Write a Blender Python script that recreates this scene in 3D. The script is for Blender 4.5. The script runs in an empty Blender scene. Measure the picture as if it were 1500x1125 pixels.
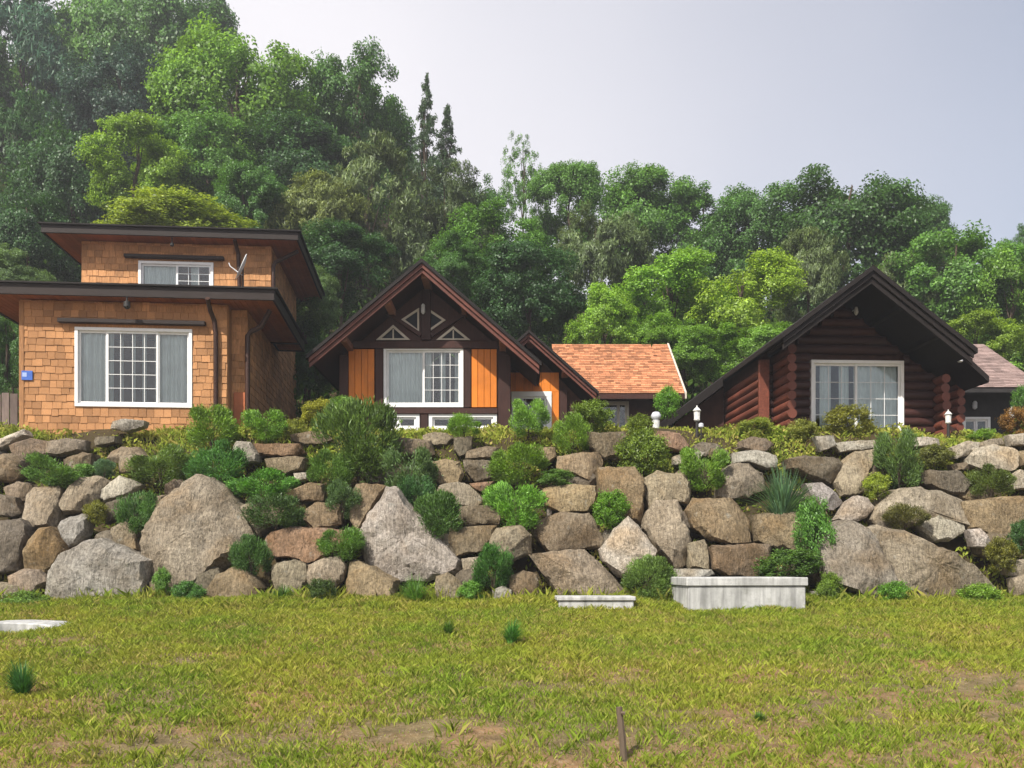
import bpy, bmesh, math, random
import numpy as np
from mathutils import Vector, Matrix, noise

random.seed(7)
S = bpy.context.scene
COL = S.collection
R = math.radians

# ------------------------------------------------------------------ camera, sky, sun
FPX, CX, HY = 1360.0, 750.0, 829.0          # focal length and horizon in the photograph's pixels
cam_d = bpy.data.cameras.new('camera')
cam = bpy.data.objects.new('camera', cam_d)
COL.objects.link(cam)
cam.location = (0, 0, 0)
cam.rotation_euler = (R(90), 0, 0)
cam_d.sensor_width = 36
cam_d.lens = 36 * FPX / 1500
cam_d.shift_y = (HY - 562.5) / 1500
cam_d.clip_end = 2000
S.camera = cam

SUN_AZ, SUN_EL = 33.0, 47.0                  # degrees left of straight behind the camera, height
sv = Vector((-math.sin(R(SUN_AZ)) * math.cos(R(SUN_EL)), -math.cos(R(SUN_AZ)) * math.cos(R(SUN_EL)), math.sin(R(SUN_EL))))
sun_d = bpy.data.lights.new('sun', 'SUN')
sun_d.energy = 4.8
sun_d.angle = R(0.6)
sun_d.color = (1.0, 0.94, 0.84)
sun = bpy.data.objects.new('sun', sun_d)
sun.rotation_euler = sv.to_track_quat('Z', 'Y').to_euler()
COL.objects.link(sun)

W = bpy.data.worlds.new('World')
S.world = W
W.use_nodes = True
wn, wl = W.node_tree.nodes, W.node_tree.links
wn.clear()
sky = wn.new('ShaderNodeTexSky')
sky.sky_type = 'NISHITA'
sky.sun_disc = False
sky.sun_elevation = R(SUN_EL)
sky.sun_rotation = R(180 + SUN_AZ)
sky.air_density = 1.0
sky.dust_density = 3.0
sky.ozone_density = 1.0
bg = wn.new('ShaderNodeBackground')
bg.inputs['Strength'].default_value = 0.1
wo = wn.new('ShaderNodeOutputWorld')
# thin bright high haze over the blue, thinner towards the right and the zenith
def wnew(t, **kw):
    nd = wn.new(t)
    for k_, v_ in kw.items(): setattr(nd, k_, v_)
    return nd
tcw = wnew('ShaderNodeTexCoord')
sep = wnew('ShaderNodeSeparateXYZ'); wl.new(tcw.outputs['Generated'], sep.inputs[0])
cn = wnew('ShaderNodeTexNoise'); cn.inputs['Scale'].default_value = 1.6; cn.inputs['Detail'].default_value = 3.0; cn.inputs['Roughness'].default_value = 0.45
wl.new(tcw.outputs['Generated'], cn.inputs['Vector'])
def wmath(op, a, b, clamp=False):
    nd = wnew('ShaderNodeMath', operation=op, use_clamp=clamp)
    for i_, v_ in enumerate((a, b)):
        if isinstance(v_, (int, float)): nd.inputs[i_].default_value = v_
        else: wl.new(v_, nd.inputs[i_])
    return nd.outputs[0]
fac = wmath('ADD', 0.92, wmath('MULTIPLY', sep.outputs[0], -0.95))
fac = wmath('ADD', fac, wmath('MULTIPLY', sep.outputs[2], -0.55))
fac = wmath('ADD', fac, wmath('MULTIPLY', wmath('SUBTRACT', cn.outputs['Fac'], 0.5), 0.5))
fac = wmath('MINIMUM', wmath('MAXIMUM', fac, 0.12), 0.92)
wm = wnew('ShaderNodeMix', data_type='RGBA')
wl.new(fac, wm.inputs[0]); wl.new(sky.outputs[0], wm.inputs[6]); wm.inputs[7].default_value = (7.5, 7.25, 7.5, 1)
wl.new(wm.outputs[2], bg.inputs[0])
wl.new(bg.outputs[0], wo.inputs[0])

S.view_settings.view_transform = 'Standard'
S.view_settings.look = 'None'
S.view_settings.exposure = 0.52
S.view_settings.gamma = 1.0
S.render.engine = 'CYCLES'
S.cycles.use_denoising = True
S.cycles.max_bounces = 6
S.cycles.diffuse_bounces = 3
S.cycles.glossy_bounces = 2
S.cycles.transmission_bounces = 4
S.cycles.transparent_max_bounces = 6
S.cycles.use_adaptive_sampling = True
S.cycles.adaptive_threshold = 0.02

# ------------------------------------------------------------------ helpers
def P(px, py, Y):
    return Vector(((px - CX) / FPX * Y, Y, (HY - py) / FPX * Y))

def smooth(a, b, t):
    t = np.clip((t - a) / (b - a), 0, 1)
    return t * t * (3 - 2 * t)

def tag(o, label=None, cat=None, group=None, kind=None):
    if label: o['label'] = label
    if cat: o['category'] = cat
    if group: o['group'] = group
    if kind: o['kind'] = kind
    return o

def empty(name, loc, rz=0.0):
    o = bpy.data.objects.new(name, None)
    o.empty_display_size = 0.3
    o.location = loc
    o.rotation_euler = (0, 0, rz)
    COL.objects.link(o)
    return o

def link(name, me, parent=None, loc=(0, 0, 0), rot=(0, 0, 0), scale=(1, 1, 1)):
    o = bpy.data.objects.new(name, me)
    COL.objects.link(o)
    o.parent = parent
    o.location = loc
    o.rotation_euler = rot
    o.scale = scale
    return o

class MB:
    def __init__(self):
        self.v, self.f = [], []
    def add(self, vs, fs):
        n = len(self.v)
        self.v += [tuple(p) for p in vs]
        self.f += [tuple(i + n for i in f) for f in fs]
        return self
    def box(self, x0, x1, y0, y1, z0, z1):
        return self.add([(x0, y0, z0), (x1, y0, z0), (x1, y1, z0), (x0, y1, z0),
                         (x0, y0, z1), (x1, y0, z1), (x1, y1, z1), (x0, y1, z1)],
                        [(0, 3, 2, 1), (4, 5, 6, 7), (0, 1, 5, 4), (1, 2, 6, 5), (2, 3, 7, 6), (3, 0, 4, 7)])
    def ext(self, a, b):
        n = len(a)
        return self.add(list(a) + list(b), [tuple(range(n)), tuple(range(2 * n - 1, n - 1, -1))] +
                        [(i, n + i, n + (i + 1) % n, (i + 1) % n) for i in range(n)])
    def poly_y(self, pts, y0, y1):
        return self.ext([(x, y0, z) for x, z in pts], [(x, y1, z) for x, z in pts])
    def poly_x(self, pts, x0, x1):
        return self.ext([(x0, y, z) for y, z in pts], [(x1, y, z) for y, z in pts])
    def bar(self, p0, p1, w, h, up=(0, 0, 1)):
        p0, p1 = Vector(p0), Vector(p1)
        d = (p1 - p0).normalized()
        s = d.cross(Vector(up))
        if s.length < 1e-4: s = d.cross(Vector((0, 1, 0)))
        s.normalize()
        u = s.cross(d)
        c = [s * (-w / 2) + u * (-h / 2), s * (w / 2) + u * (-h / 2), s * (w / 2) + u * (h / 2), s * (-w / 2) + u * (h / 2)]
        return self.ext([p0 + k for k in c], [p1 + k for k in c])
    def tube(self, pts, r, n=8):
        pts = [Vector(p) for p in pts]
        rs = r if isinstance(r, (list, tuple)) else [r] * len(pts)
        rings = []
        s = None
        for i, p in enumerate(pts):
            a = pts[max(i - 1, 0)]; b = pts[min(i + 1, len(pts) - 1)]
            d = (b - a).normalized()
            if s is None:
                s = d.cross(Vector((0.31, 0.11, 0.93)))
                if s.length < 1e-3: s = d.cross(Vector((1, 0, 0)))
            s = (s - d * s.dot(d)).normalized()
            u = d.cross(s)
            rings.append([p + (s * math.cos(k * 2 * math.pi / n) + u * math.sin(k * 2 * math.pi / n)) * rs[i] for k in range(n)])
        vs = [q for ring in rings for q in ring]
        fs = []
        for i in range(len(pts) - 1):
            for k in range(n):
                a, b = i * n + k, i * n + (k + 1) % n
                fs.append((a, b, b + n, a + n))
        fs.append(tuple(range(n - 1, -1, -1)))
        fs.append(tuple(range((len(pts) - 1) * n, len(pts) * n)))
        return self.add(vs, fs)
    def lathe(self, prof, n=16, c=(0, 0, 0)):
        vs, fs = [], []
        for r, z in prof:
            for k in range(n):
                a = k * 2 * math.pi / n
                vs.append((c[0] + r * math.cos(a), c[1] + r * math.sin(a), c[2] + z))
        for i in range(len(prof) - 1):
            for k in range(n):
                a, b = i * n + k, i * n + (k + 1) % n
                fs.append((a, b, b + n, a + n))
        fs.append(tuple(range(n - 1, -1, -1)))
        fs.append(tuple(range((len(prof) - 1) * n, len(prof) * n)))
        return self.add(vs, fs)
    def mesh(self, name, mat, smooth=False):
        me = bpy.data.meshes.new(name)
        me.from_pydata(self.v, [], self.f)
        bm = bmesh.new(); bm.from_mesh(me)
        bmesh.ops.recalc_face_normals(bm, faces=bm.faces)
        bm.to_mesh(me); bm.free()
        if mat: me.materials.append(mat)
        if smooth:
            me.polygons.foreach_set('use_smooth', [True] * len(me.polygons))
            me.set_sharp_from_angle(angle=R(40))
        return me
    def build(self, name, mat, parent=None, loc=(0, 0, 0), smooth=False, bevel=0.0):
        o = link(name, self.mesh(name, mat, smooth), parent, loc)
        if bevel:
            b = o.modifiers.new('bevel', 'BEVEL')
            b.width = bevel; b.segments = 1; b.limit_method = 'ANGLE'; b.angle_limit = R(50)
        return o

def quads_mesh(name, verts, mat, n=4):
    """verts: (k, n, 3) array of separate n-gons."""
    k = verts.shape[0]
    me = bpy.data.meshes.new(name)
    me.vertices.add(k * n)
    me.vertices.foreach_set('co', verts.reshape(-1).astype(np.float32))
    me.loops.add(k * n)
    me.loops.foreach_set('vertex_index', np.arange(k * n, dtype=np.int32))
    me.polygons.add(k)
    me.polygons.foreach_set('loop_start', np.arange(0, k * n, n, dtype=np.int32))
    me.update(calc_edges=True)
    me.validate()
    if mat: me.materials.append(mat)
    return me

# ------------------------------------------------------------------ materials
class NT:
    def __init__(self, name):
        self.m = bpy.data.materials.new(name)
        self.m.use_nodes = True
        self.t = self.m.node_tree
        self.n, self.l = self.t.nodes, self.t.links
        self.b = self.n.get('Principled BSDF')
        self.out = self.n.get('Material Output')
    def new(self, typ, **kw):
        nd = self.n.new(typ)
        for k, v in kw.items(): setattr(nd, k, v)
        return nd
    def put(self, nd, i, v):
        if isinstance(v, bpy.types.NodeSocket): self.l.new(v, nd.inputs[i])
        elif v is not None: nd.inputs[i].default_value = v
    def obj(self):
        return self.new('ShaderNodeTexCoord').outputs['Object']
    def pos(self):
        return self.new('ShaderNodeNewGeometry').outputs['Position']
    def orand(self):
        return self.new('ShaderNodeObjectInfo').outputs['Random']
    def ocol(self):
        return self.new('ShaderNodeObjectInfo').outputs['Color']
    def island(self):
        return self.new('ShaderNodeNewGeometry').outputs['Random Per Island']
    def mapv(self, v, scale=(1, 1, 1), loc=None):
        nd = self.new('ShaderNodeMapping')
        self.put(nd, 0, v); nd.inputs['Scale'].default_value = scale
        if loc is not None: self.put(nd, 1, loc)
        return nd.outputs[0]
    def noise(self, v, scale, detail=4, rough=0.55, dist=0.0):
        nd = self.new('ShaderNodeTexNoise')
        self.put(nd, 'Vector', v)
        nd.inputs['Scale'].default_value = scale
        nd.inputs['Detail'].default_value = detail
        nd.inputs['Roughness'].default_value = rough
        nd.inputs['Distortion'].default_value = dist
        return nd.outputs['Fac']
    def vor(self, v, scale, feature='F1'):
        nd = self.new('ShaderNodeTexVoronoi', feature=feature)
        self.put(nd, 'Vector', v)
        nd.inputs['Scale'].default_value = scale
        return nd.outputs['Distance']
    def ramp(self, f, stops):
        nd = self.new('ShaderNodeValToRGB')
        self.put(nd, 0, f)
        e = nd.color_ramp.elements
        while len(e) < len(stops): e.new(0.5)
        for k, (p, c) in enumerate(stops):
            e[k].position = p
            e[k].color = (c[0], c[1], c[2], 1) if isinstance(c, (tuple, list)) else (c, c, c, 1)
        return nd.outputs[0]
    def mix(self, f, a, b, mode='MIX'):
        nd = self.new('ShaderNodeMix', data_type='RGBA', blend_type=mode)
        self.put(nd, 0, f)
        for i, v in ((6, a), (7, b)):
            if isinstance(v, (tuple, list)): v = (v[0], v[1], v[2], 1)
            elif isinstance(v, (int, float)): v = (v, v, v, 1)
            self.put(nd, i, v)
        return nd.outputs[2]
    def math(self, op, a, b=None):
        nd = self.new('ShaderNodeMath', operation=op)
        self.put(nd, 0, a)
        if b is not None: self.put(nd, 1, b)
        return nd.outputs[0]
    def bump(self, h, strength=0.5, dist=0.02):
        nd = self.new('ShaderNodeBump')
        nd.inputs['Strength'].default_value = strength
        nd.inputs['Distance'].default_value = dist
        self.put(nd, 'Height', h)
        self.l.new(nd.outputs[0], self.b.inputs['Normal'])
    def fin(self, col, rough=0.8, spec=0.3):
        if isinstance(col, (tuple, list)): col = (col[0], col[1], col[2], 1)
        self.put(self.b, 'Base Color', col)
        self.put(self.b, 'Roughness', rough)
        self.b.inputs['Specular IOR Level'].default_value = spec
        return self.m

def foliage_mat(name, trans=0.4, var=0.9, gloss=0.03):
    t = NT(name)
    c = t.ocol()
    r = t.island()
    br = t.ramp(r, [(0.0, 1 - 0.5 * var), (0.6, 1.0), (1.0, 1 + 0.45 * var)])
    c1 = t.mix(1.0, c, br, 'MULTIPLY')
    yel = t.mix(t.ramp(r, [(0.72, 0.0), (1.0, 0.35)]), c1, t.mix(1.0, c1, (1.3, 1.1, 0.6), 'MULTIPLY'))
    n = t.noise(t.obj(), 2.2, 2)
    c2 = t.mix(1.0, yel, t.ramp(n, [(0.3, 0.72), (0.7, 1.25)]), 'MULTIPLY')
    d = t.new('ShaderNodeBsdfDiffuse'); t.put(d, 0, c2)
    tr = t.new('ShaderNodeBsdfTranslucent'); t.put(tr, 0, t.mix(1.0, c2, (1.2, 1.15, 0.55), 'MULTIPLY'))
    g = t.new('ShaderNodeBsdfGlossy'); g.inputs['Roughness'].default_value = 0.45
    g.inputs[0].default_value = (0.8, 0.85, 0.8, 1)
    a = t.new('ShaderNodeMixShader'); a.inputs[0].default_value = trans
    t.l.new(d.outputs[0], a.inputs[1]); t.l.new(tr.outputs[0], a.inputs[2])
    b = t.new('ShaderNodeMixShader'); b.inputs[0].default_value = gloss
    t.l.new(a.outputs[0], b.inputs[1]); t.l.new(g.outputs[0], b.inputs[2])
    t.l.new(b.outputs[0], t.out.inputs[0])
    t.n.remove(t.b)
    return t.m

MAT = {}
MAT['leaf'] = foliage_mat('leaf')
MAT['needle'] = foliage_mat('needle', 0.28, 0.9, 0.03)

t = NT('rock')
v = t.obj()
off = t.new('ShaderNodeVectorMath', operation='ADD')
t.l.new(v, off.inputs[0])
cmb = t.new('ShaderNodeCombineXYZ')
rnd = t.math('MULTIPLY', t.orand(), 60.0)
for i in range(3): t.l.new(rnd, cmb.inputs[i])
t.l.new(cmb.outputs[0], off.inputs[1])
rv = off.outputs[0]
base = t.ocol()
n1 = t.noise(rv, 1.7, 5, 0.6)
n2 = t.noise(rv, 17.0, 6, 0.72)
n3 = t.noise(rv, 60.0, 3, 0.65)
mpn = t.new('ShaderNodeMapping'); t.l.new(rv, mpn.inputs[0]); mpn.inputs['Rotation'].default_value = (0.2, 0.75, 0.3); mpn.inputs['Scale'].default_value = (20, 5, 4)
str_ = t.noise(mpn.outputs[0], 1.6, 4, 0.6, 0.8)
c = t.mix(t.ramp(n1, [(0.35, 0.0), (0.65, 1.0)]), t.mix(1.0, base, (0.72, 0.66, 0.58), 'MULTIPLY'), t.mix(1.0, base, (1.12, 1.08, 1.02), 'MULTIPLY'))
c = t.mix(t.ramp(t.noise(rv, 1.1, 3), [(0.52, 0.0), (0.7, 0.55)]), c, t.mix(1.0, base, (0.92, 0.70, 0.45), 'MULTIPLY'))
c = t.mix(1.0, c, t.ramp(n2, [(0.30, 0.42), (0.5, 1.0), (0.70, 1.35)]), 'MULTIPLY')
c = t.mix(0.6, c, t.mix(1.0, c, t.ramp(str_, [(0.38, 0.5), (0.58, 1.15)]), 'MULTIPLY'))
c = t.mix(t.ramp(t.noise(rv, 5.5, 4, 0.7), [(0.62, 0.0), (0.72, 0.5)]), c, (0.36, 0.36, 0.32))   # pale lichen
c = t.mix(t.ramp(n3, [(0.3, 0.45), (0.5, 0.0)]), c, (0.05, 0.045, 0.035))
h = t.math('ADD', t.math('MULTIPLY', n2, 0.7), t.math('ADD', t.math('MULTIPLY', n3, 0.25), t.math('MULTIPLY', str_, 0.5)))
t.bump(h, 1.0, 0.07)
MAT['rock'] = t.fin(c, 0.9, 0.15)

def wood_mat(name, col, dark=0.6, grain=(2, 2, 22), bump=0.25, rough=0.65, vary=0.25, obj_rand=True):
    t = NT(name)
    v = t.obj()
    r = t.math('FRACT', t.math('ADD', t.math('MULTIPLY', t.orand(), 7.31), t.island()))
    cmb = t.new('ShaderNodeCombineXYZ')
    k = t.math('MULTIPLY', r, 40.0)
    for i in range(3): t.l.new(k, cmb.inputs[i])
    mv = t.mapv(v, grain, cmb.outputs[0])
    n = t.noise(mv, 1.6, 5, 0.6, 0.6)
    c = t.mix(t.ramp(n, [(0.3, 0.0), (0.7, 1.0)]), tuple(x * dark for x in col), col)
    c = t.mix(1.0, c, t.ramp(r, [(0.0, 1 - vary), (0.5, 1.0), (1.0, 1 + vary)]), 'MULTIPLY')
    w = t.noise(t.pos(), 1.3, 4, 0.6)
    c = t.mix(1.0, c, t.ramp(w, [(0.3, 0.78), (0.7, 1.12)]), 'MULTIPLY')
    t.bump(n, bump, 0.01)
    return t.fin(c, rough, 0.3)

MAT['shingle'] = wood_mat('cedar_shingle', (0.56, 0.28, 0.12), 0.55, (34, 34, 3), 0.5, 0.8, 0.26)
MAT['soffit'] = wood_mat('red_brown_soffit', (0.42, 0.13, 0.05), 0.7, (2, 14, 2), 0.2, 0.6, 0.15)
MAT['fascia'] = wood_mat('dark_brown_fascia', (0.024, 0.014, 0.011), 0.7, (3, 3, 20), 0.2, 0.55, 0.2)
MAT['timber'] = wood_mat('dark_timber', (0.055, 0.019, 0.013), 0.6, (18, 18, 2), 0.3, 0.6, 0.25)
MAT['rake'] = wood_mat('reddish_rake_board', (0.15, 0.05, 0.035), 0.6, (3, 16, 3), 0.3, 0.55, 0.25)
MAT['purlin'] = wood_mat('purlin_end', (0.36, 0.16, 0.10), 0.6, (12, 12, 12), 0.3, 0.6, 0.25)
MAT['orange'] = wood_mat('orange_stained_board', (0.78, 0.235, 0.025), 0.78, (22, 22, 2), 0.2, 0.5, 0.10)
MAT['log'] = wood_mat('red_brown_log', (0.058, 0.019, 0.015), 0.5, (2, 16, 16), 0.45, 0.5, 0.28)  # dark stain, deepened with the shade of the gable front
MAT['loglit'] = wood_mat('sunlit_log', (0.20, 0.062, 0.038), 0.5, (16, 2, 16), 0.45, 0.5, 0.30)  # lighter copy of the log wood, sun on side logs put into its colour
MAT['darkroof'] = wood_mat('black_brown_roof', (0.014, 0.010, 0.009), 0.6, (6, 6, 6), 0.3, 0.75, 0.2)
MAT['pipe'] = wood_mat('brown_downspout', (0.05, 0.022, 0.014), 0.8, (3, 3, 3), 0.05, 0.4, 0.1)
MAT['stake'] = wood_mat('weathered_wood', (0.16, 0.12, 0.085), 0.6, (14, 14, 2), 0.4, 0.85, 0.2)
MAT['fence'] = wood_mat('grey_wood', (0.22, 0.17, 0.15), 0.55, (18, 18, 2), 0.4, 0.85, 0.3)

def tile_mat(name, col, var):
    t = NT(name)
    r = t.island()
    c = t.mix(1.0, col, t.ramp(r, [(0.0, 1 - var), (0.5, 1.0), (1.0, 1 + var)]), 'MULTIPLY')
    n = t.noise(t.pos(), 30, 3)
    c = t.mix(1.0, c, t.ramp(n, [(0.3, 0.75), (0.7, 1.15)]), 'MULTIPLY')
    c = t.mix(1.0, c, t.ramp(t.noise(t.pos(), 1.5, 3), [(0.3, 0.85), (0.7, 1.1)]), 'MULTIPLY')
    t.bump(n, 0.4, 0.01)
    return t.fin(c, 0.9, 0.2)
MAT['tile'] = tile_mat('terracotta_roof_shingle', (0.46, 0.205, 0.105), 0.42)
MAT['greytile'] = tile_mat('mauve_grey_roof_shingle', (0.30, 0.22, 0.20), 0.25)

def plain(name, col, rough=0.6, var=0.12, scale=6, bump=0.1, spec=0.3):
    t = NT(name)
    n = t.noise(t.pos(), scale, 5, 0.6)
    c = t.mix(1.0, col, t.ramp(n, [(0.3, 1 - var), (0.7, 1 + var)]), 'MULTIPLY')
    if bump: t.bump(n, bump, 0.01)
    return t.fin(c, rough, spec)
MAT['white'] = plain('white_window_frame', (0.80, 0.80, 0.79), 0.4, 0.05)
MAT['creamw'] = plain('cream_window_frame', (0.55, 0.50, 0.42), 0.5, 0.1)
MAT['room'] = plain('dark_interior', (0.03, 0.035, 0.045), 0.9)
MAT['darkwall'] = plain('dark_brown_wall', (0.055, 0.024, 0.016), 0.8, 0.3, 4)
MAT['darkgrey'] = plain('charcoal_wall', (0.028, 0.026, 0.026), 0.8, 0.3, 4)
MAT['metal'] = plain('pale_metal', (0.62, 0.63, 0.65), 0.35, 0.05)
MAT['darkmetal'] = plain('dark_metal', (0.03, 0.028, 0.026), 0.5, 0.1)
MAT['plaque'] = plain('blue_enamel', (0.06, 0.14, 0.48), 0.4, 0.08)
MAT['plaque2'] = plain('pale_blue_enamel', (0.35, 0.45, 0.72), 0.4, 0.08)
MAT['stonew'] = plain('pale_stone', (0.62, 0.62, 0.60), 0.8, 0.2, 14, 0.4)
MAT['glazed'] = plain('pale_glazed_pot', (0.55, 0.57, 0.62), 0.25, 0.15, 9)
MAT['curtain'] = plain('sheer_curtain', (0.78, 0.80, 0.76), 0.9, 0.1, 3, 0)

t = NT('concrete')
v = t.pos()
n = t.noise(v, 3, 6, 0.65)
c = t.mix(t.ramp(n, [(0.3, 0.0), (0.7, 1.0)]), (0.36, 0.36, 0.35), (0.60, 0.60, 0.59))
dr = t.noise(t.mapv(v, (7, 7, 0.8)), 1.5, 4)
c = t.mix(1.0, c, t.ramp(dr, [(0.35, 0.6), (0.6, 1.0)]), 'MULTIPLY')
c = t.mix(t.ramp(t.noise(v, 2.2, 5, .7), [(0.55, 0.0), (0.75, 0.5)]), c, (0.20, 0.21, 0.15))
c = t.mix(t.ramp(t.noise(v, 40, 2), [(0.3, 0.4), (0.42, 0.0)]), c, (0.25, 0.25, 0.24))
t.bump(t.noise(v, 35, 4), 0.25, 0.01)
MAT['concrete'] = t.fin(c, 0.9, 0.2)

t = NT('glass')
g = t.new('ShaderNodeBsdfGlossy'); g.inputs['Roughness'].default_value = 0.03
tr = t.new('ShaderNodeBsdfTransparent'); tr.inputs[0].default_value = (0.92, 0.96, 0.97, 1)
f = t.new('ShaderNodeFresnel'); f.inputs[0].default_value = 1.5
mx = t.new('ShaderNodeMixShader')
t.l.new(t.math('ADD', f.outputs[0], 0.03), mx.inputs[0]); t.l.new(tr.outputs[0], mx.inputs[1]); t.l.new(g.outputs[0], mx.inputs[2])
t.l.new(mx.outputs[0], t.out.inputs[0]); t.n.remove(t.b)
MAT['glass'] = t.m

t = NT('bark')
v = t.obj()
n = t.noise(t.mapv(v, (30, 30, 5)), 1.0, 5, 0.65)
c = t.mix(n, (0.035, 0.026, 0.018), (0.13, 0.10, 0.075))
t.bump(n, 0.8, 0.02)
MAT['bark'] = t.fin(c, 0.95, 0.1)

t = NT('soil')
v = t.pos()
n = t.noise(v, 0.55, 4, 0.6)
n2 = t.noise(v, 5, 6, 0.7)
c = t.mix(t.ramp(n, [(0.42, 0.0), (0.6, 1.0)]), (0.19, 0.145, 0.075), (0.29, 0.17, 0.09))
c = t.mix(1.0, c, t.ramp(n2, [(0.3, 0.5), (0.7, 1.3)]), 'MULTIPLY')
c = t.mix(t.ramp(t.noise(v, 28, 3), [(0.58, 0.0), (0.7, 0.7)]), c, (0.33, 0.27, 0.19))
t.bump(t.math('ADD', n2, t.math('MULTIPLY', t.noise(v, 40, 3), 0.4)), 0.9, 0.05)
MAT['soil'] = t.fin(c, 0.95, 0.1)

t = NT('hill_soil')
v = t.pos()
n = t.noise(v, 0.8, 5, 0.65)
c = t.mix(n, (0.022, 0.022, 0.010), (0.085, 0.06, 0.032))
t.bump(t.noise(v, 6, 5), 0.8, 0.05)
MAT['hill'] = t.fin(c, 0.95, 0.1)

def blade_mat(name, a, b, c3, scale=0.6):
    t = NT(name)
    v = t.pos()
    r = t.island()
    n = t.noise(v, scale, 4, 0.65)
    n2 = t.noise(v, scale * 5, 3, 0.6)
    c = t.mix(t.ramp(n, [(0.38, 0.0), (0.62, 1.0)]), a, b)
    c = t.mix(t.ramp(t.math('ADD', t.math('MULTIPLY', n2, 0.75), t.math('MULTIPLY', r, 0.35)), [(0.58, 0.0), (0.80, 0.85)]), c, c3)
    c = t.mix(1.0, c, t.ramp(r, [(0.0, 0.6), (1.0, 1.4)]), 'MULTIPLY')
    d = t.new('ShaderNodeBsdfDiffuse'); t.put(d, 0, c)
    tr = t.new('ShaderNodeBsdfTranslucent'); t.put(tr, 0, c)
    m = t.new('ShaderNodeMixShader'); m.inputs[0].default_value = 0.35
    t.l.new(d.outputs[0], m.inputs[1]); t.l.new(tr.outputs[0], m.inputs[2])
    t.l.new(m.outputs[0], t.out.inputs[0]); t.n.remove(t.b)
    return t.m
MAT['lawn'] = blade_mat('lawn_blade', (0.22, 0.32, 0.035), (0.34, 0.37, 0.05), (0.34, 0.26, 0.10))
MAT['crest'] = blade_mat('crest_weed', (0.24, 0.34, 0.045), (0.36, 0.39, 0.07), (0.36, 0.26, 0.10), 1.2)
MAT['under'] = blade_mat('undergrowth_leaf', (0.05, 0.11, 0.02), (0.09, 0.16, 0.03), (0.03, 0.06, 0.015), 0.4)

# ------------------------------------------------------------------ terrain
PL = 2.9                                     # level of the terrace the houses stand on

def ground_z(x, y):
    x = np.asarray(x, float); y = np.asarray(y, float)
    lawn = np.where(y > 7, -0.6 - (16 - y) * 0.119, -1.671 - (7 - y) * 0.02)
    bank = -0.62 + (y - 16.62) * 1.16
    z = np.where(y < 16.4, np.minimum(lawn, -0.6), bank)
    z = np.minimum(z, 2.62 + np.clip(y - 19.2, 0, 0.9) * 0.31 - 0.16 * smooth(8.3, 9.3, x))
    s = 0.42 + 0.30 * (1 - smooth(-13, 0, x))
    far = np.where(x < 0, 78, 62) * 1.0
    d = np.clip(y - 27.5, 0, None)
    d = np.where(d > far - 27.5, far - 27.5 + (d - far + 27.5) * 0.25, d)
    return z + s * d * smooth(0, 6, d)

def sheet(name, xs, ys, mat, amp):
    X, Y = np.meshgrid(xs, ys)
    Z = ground_z(X, Y)
    nz = np.array([noise.fractal(Vector((a * 0.9, b * 0.9, 0.3)), 1.0, 2.0, 4) for a, b in zip(X.ravel(), Y.ravel())]).reshape(X.shape)
    Z = Z + amp * nz * np.where(np.abs(Y - 22.5) < 2.6, 0.3, 1.0)
    vs = np.stack([X, Y, Z], -1).reshape(-1, 3)
    nx, ny = len(xs), len(ys)
    fs = [(j * nx + i, j * nx + i + 1, (j + 1) * nx + i + 1, (j + 1) * nx + i) for j in range(ny - 1) for i in range(nx - 1)]
    me = bpy.data.meshes.new(name)
    me.from_pydata(vs.tolist(), [], fs)
    me.materials.append(mat)
    me.polygons.foreach_set('use_smooth', [True] * len(me.polygons))
    o = link(name, me)
    o['kind'] = 'structure'
    return o

def span(*seg):
    out = []
    for a, b, n in seg: out += list(np.linspace(a, b, n, endpoint=False))
    return np.array(out + [seg[-1][1]])

sheet('lawn', span((-110, -16, 12), (-16, 16, 128), (16, 110, 12)), span((-40, 4, 12), (4, 16.8, 64)), MAT['soil'], 0.07)
sheet('hillside', span((-110, -22, 14), (-22, 22, 120), (22, 110, 14)), span((16.5, 20.5, 26), (20.5, 28, 14), (28, 90, 40), (90, 130, 6)), MAT['hill'], 0.16)

# ------------------------------------------------------------------ house building blocks
class Frame:
    """a house's own axes: x along its front, y into it, z up"""
    def __init__(self, ox, oy, oz, deg):
        self.O = Vector((ox, oy, oz)); a = R(deg); self.a = a
        self.u = Vector((math.cos(a), math.sin(a), 0)); self.n = Vector((-math.sin(a), math.cos(a), 0))
    def on(self, px, py, yl):
        d = Vector(((px - CX) / FPX, 1, (HY - py) / FPX))
        tt = (yl + self.O.dot(self.n)) / d.dot(self.n)
        p = d * tt - self.O
        return p.dot(self.u), p.z
    def x(self, px, yl): return self.on(px, 500, yl)[0]
    def z(self, py, yl, px): return self.on(px, py, yl)[1]

def wall_rects(mb, x0, x1, z0, z1, y0, y1, holes):
    holes = [(max(h[0], x0), min(h[1], x1), max(h[2], z0), min(h[3], z1)) for h in holes if h[0] < x1 and h[1] > x0 and h[2] < z1 and h[3] > z0]
    xs = sorted({x0, x1} | {h[0] for h in holes} | {h[1] for h in holes})
    zs = sorted({z0, z1} | {h[2] for h in holes} | {h[3] for h in holes})
    for a, b in zip(xs, xs[1:]):
        for c, d in zip(zs, zs[1:]):
            mx, mz = (a + b) / 2, (c + d) / 2
            if any(h[0] < mx < h[1] and h[2] < mz < h[3] for h in holes): continue
            mb.box(a, b, y0, y1, c, d)
    return mb

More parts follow.
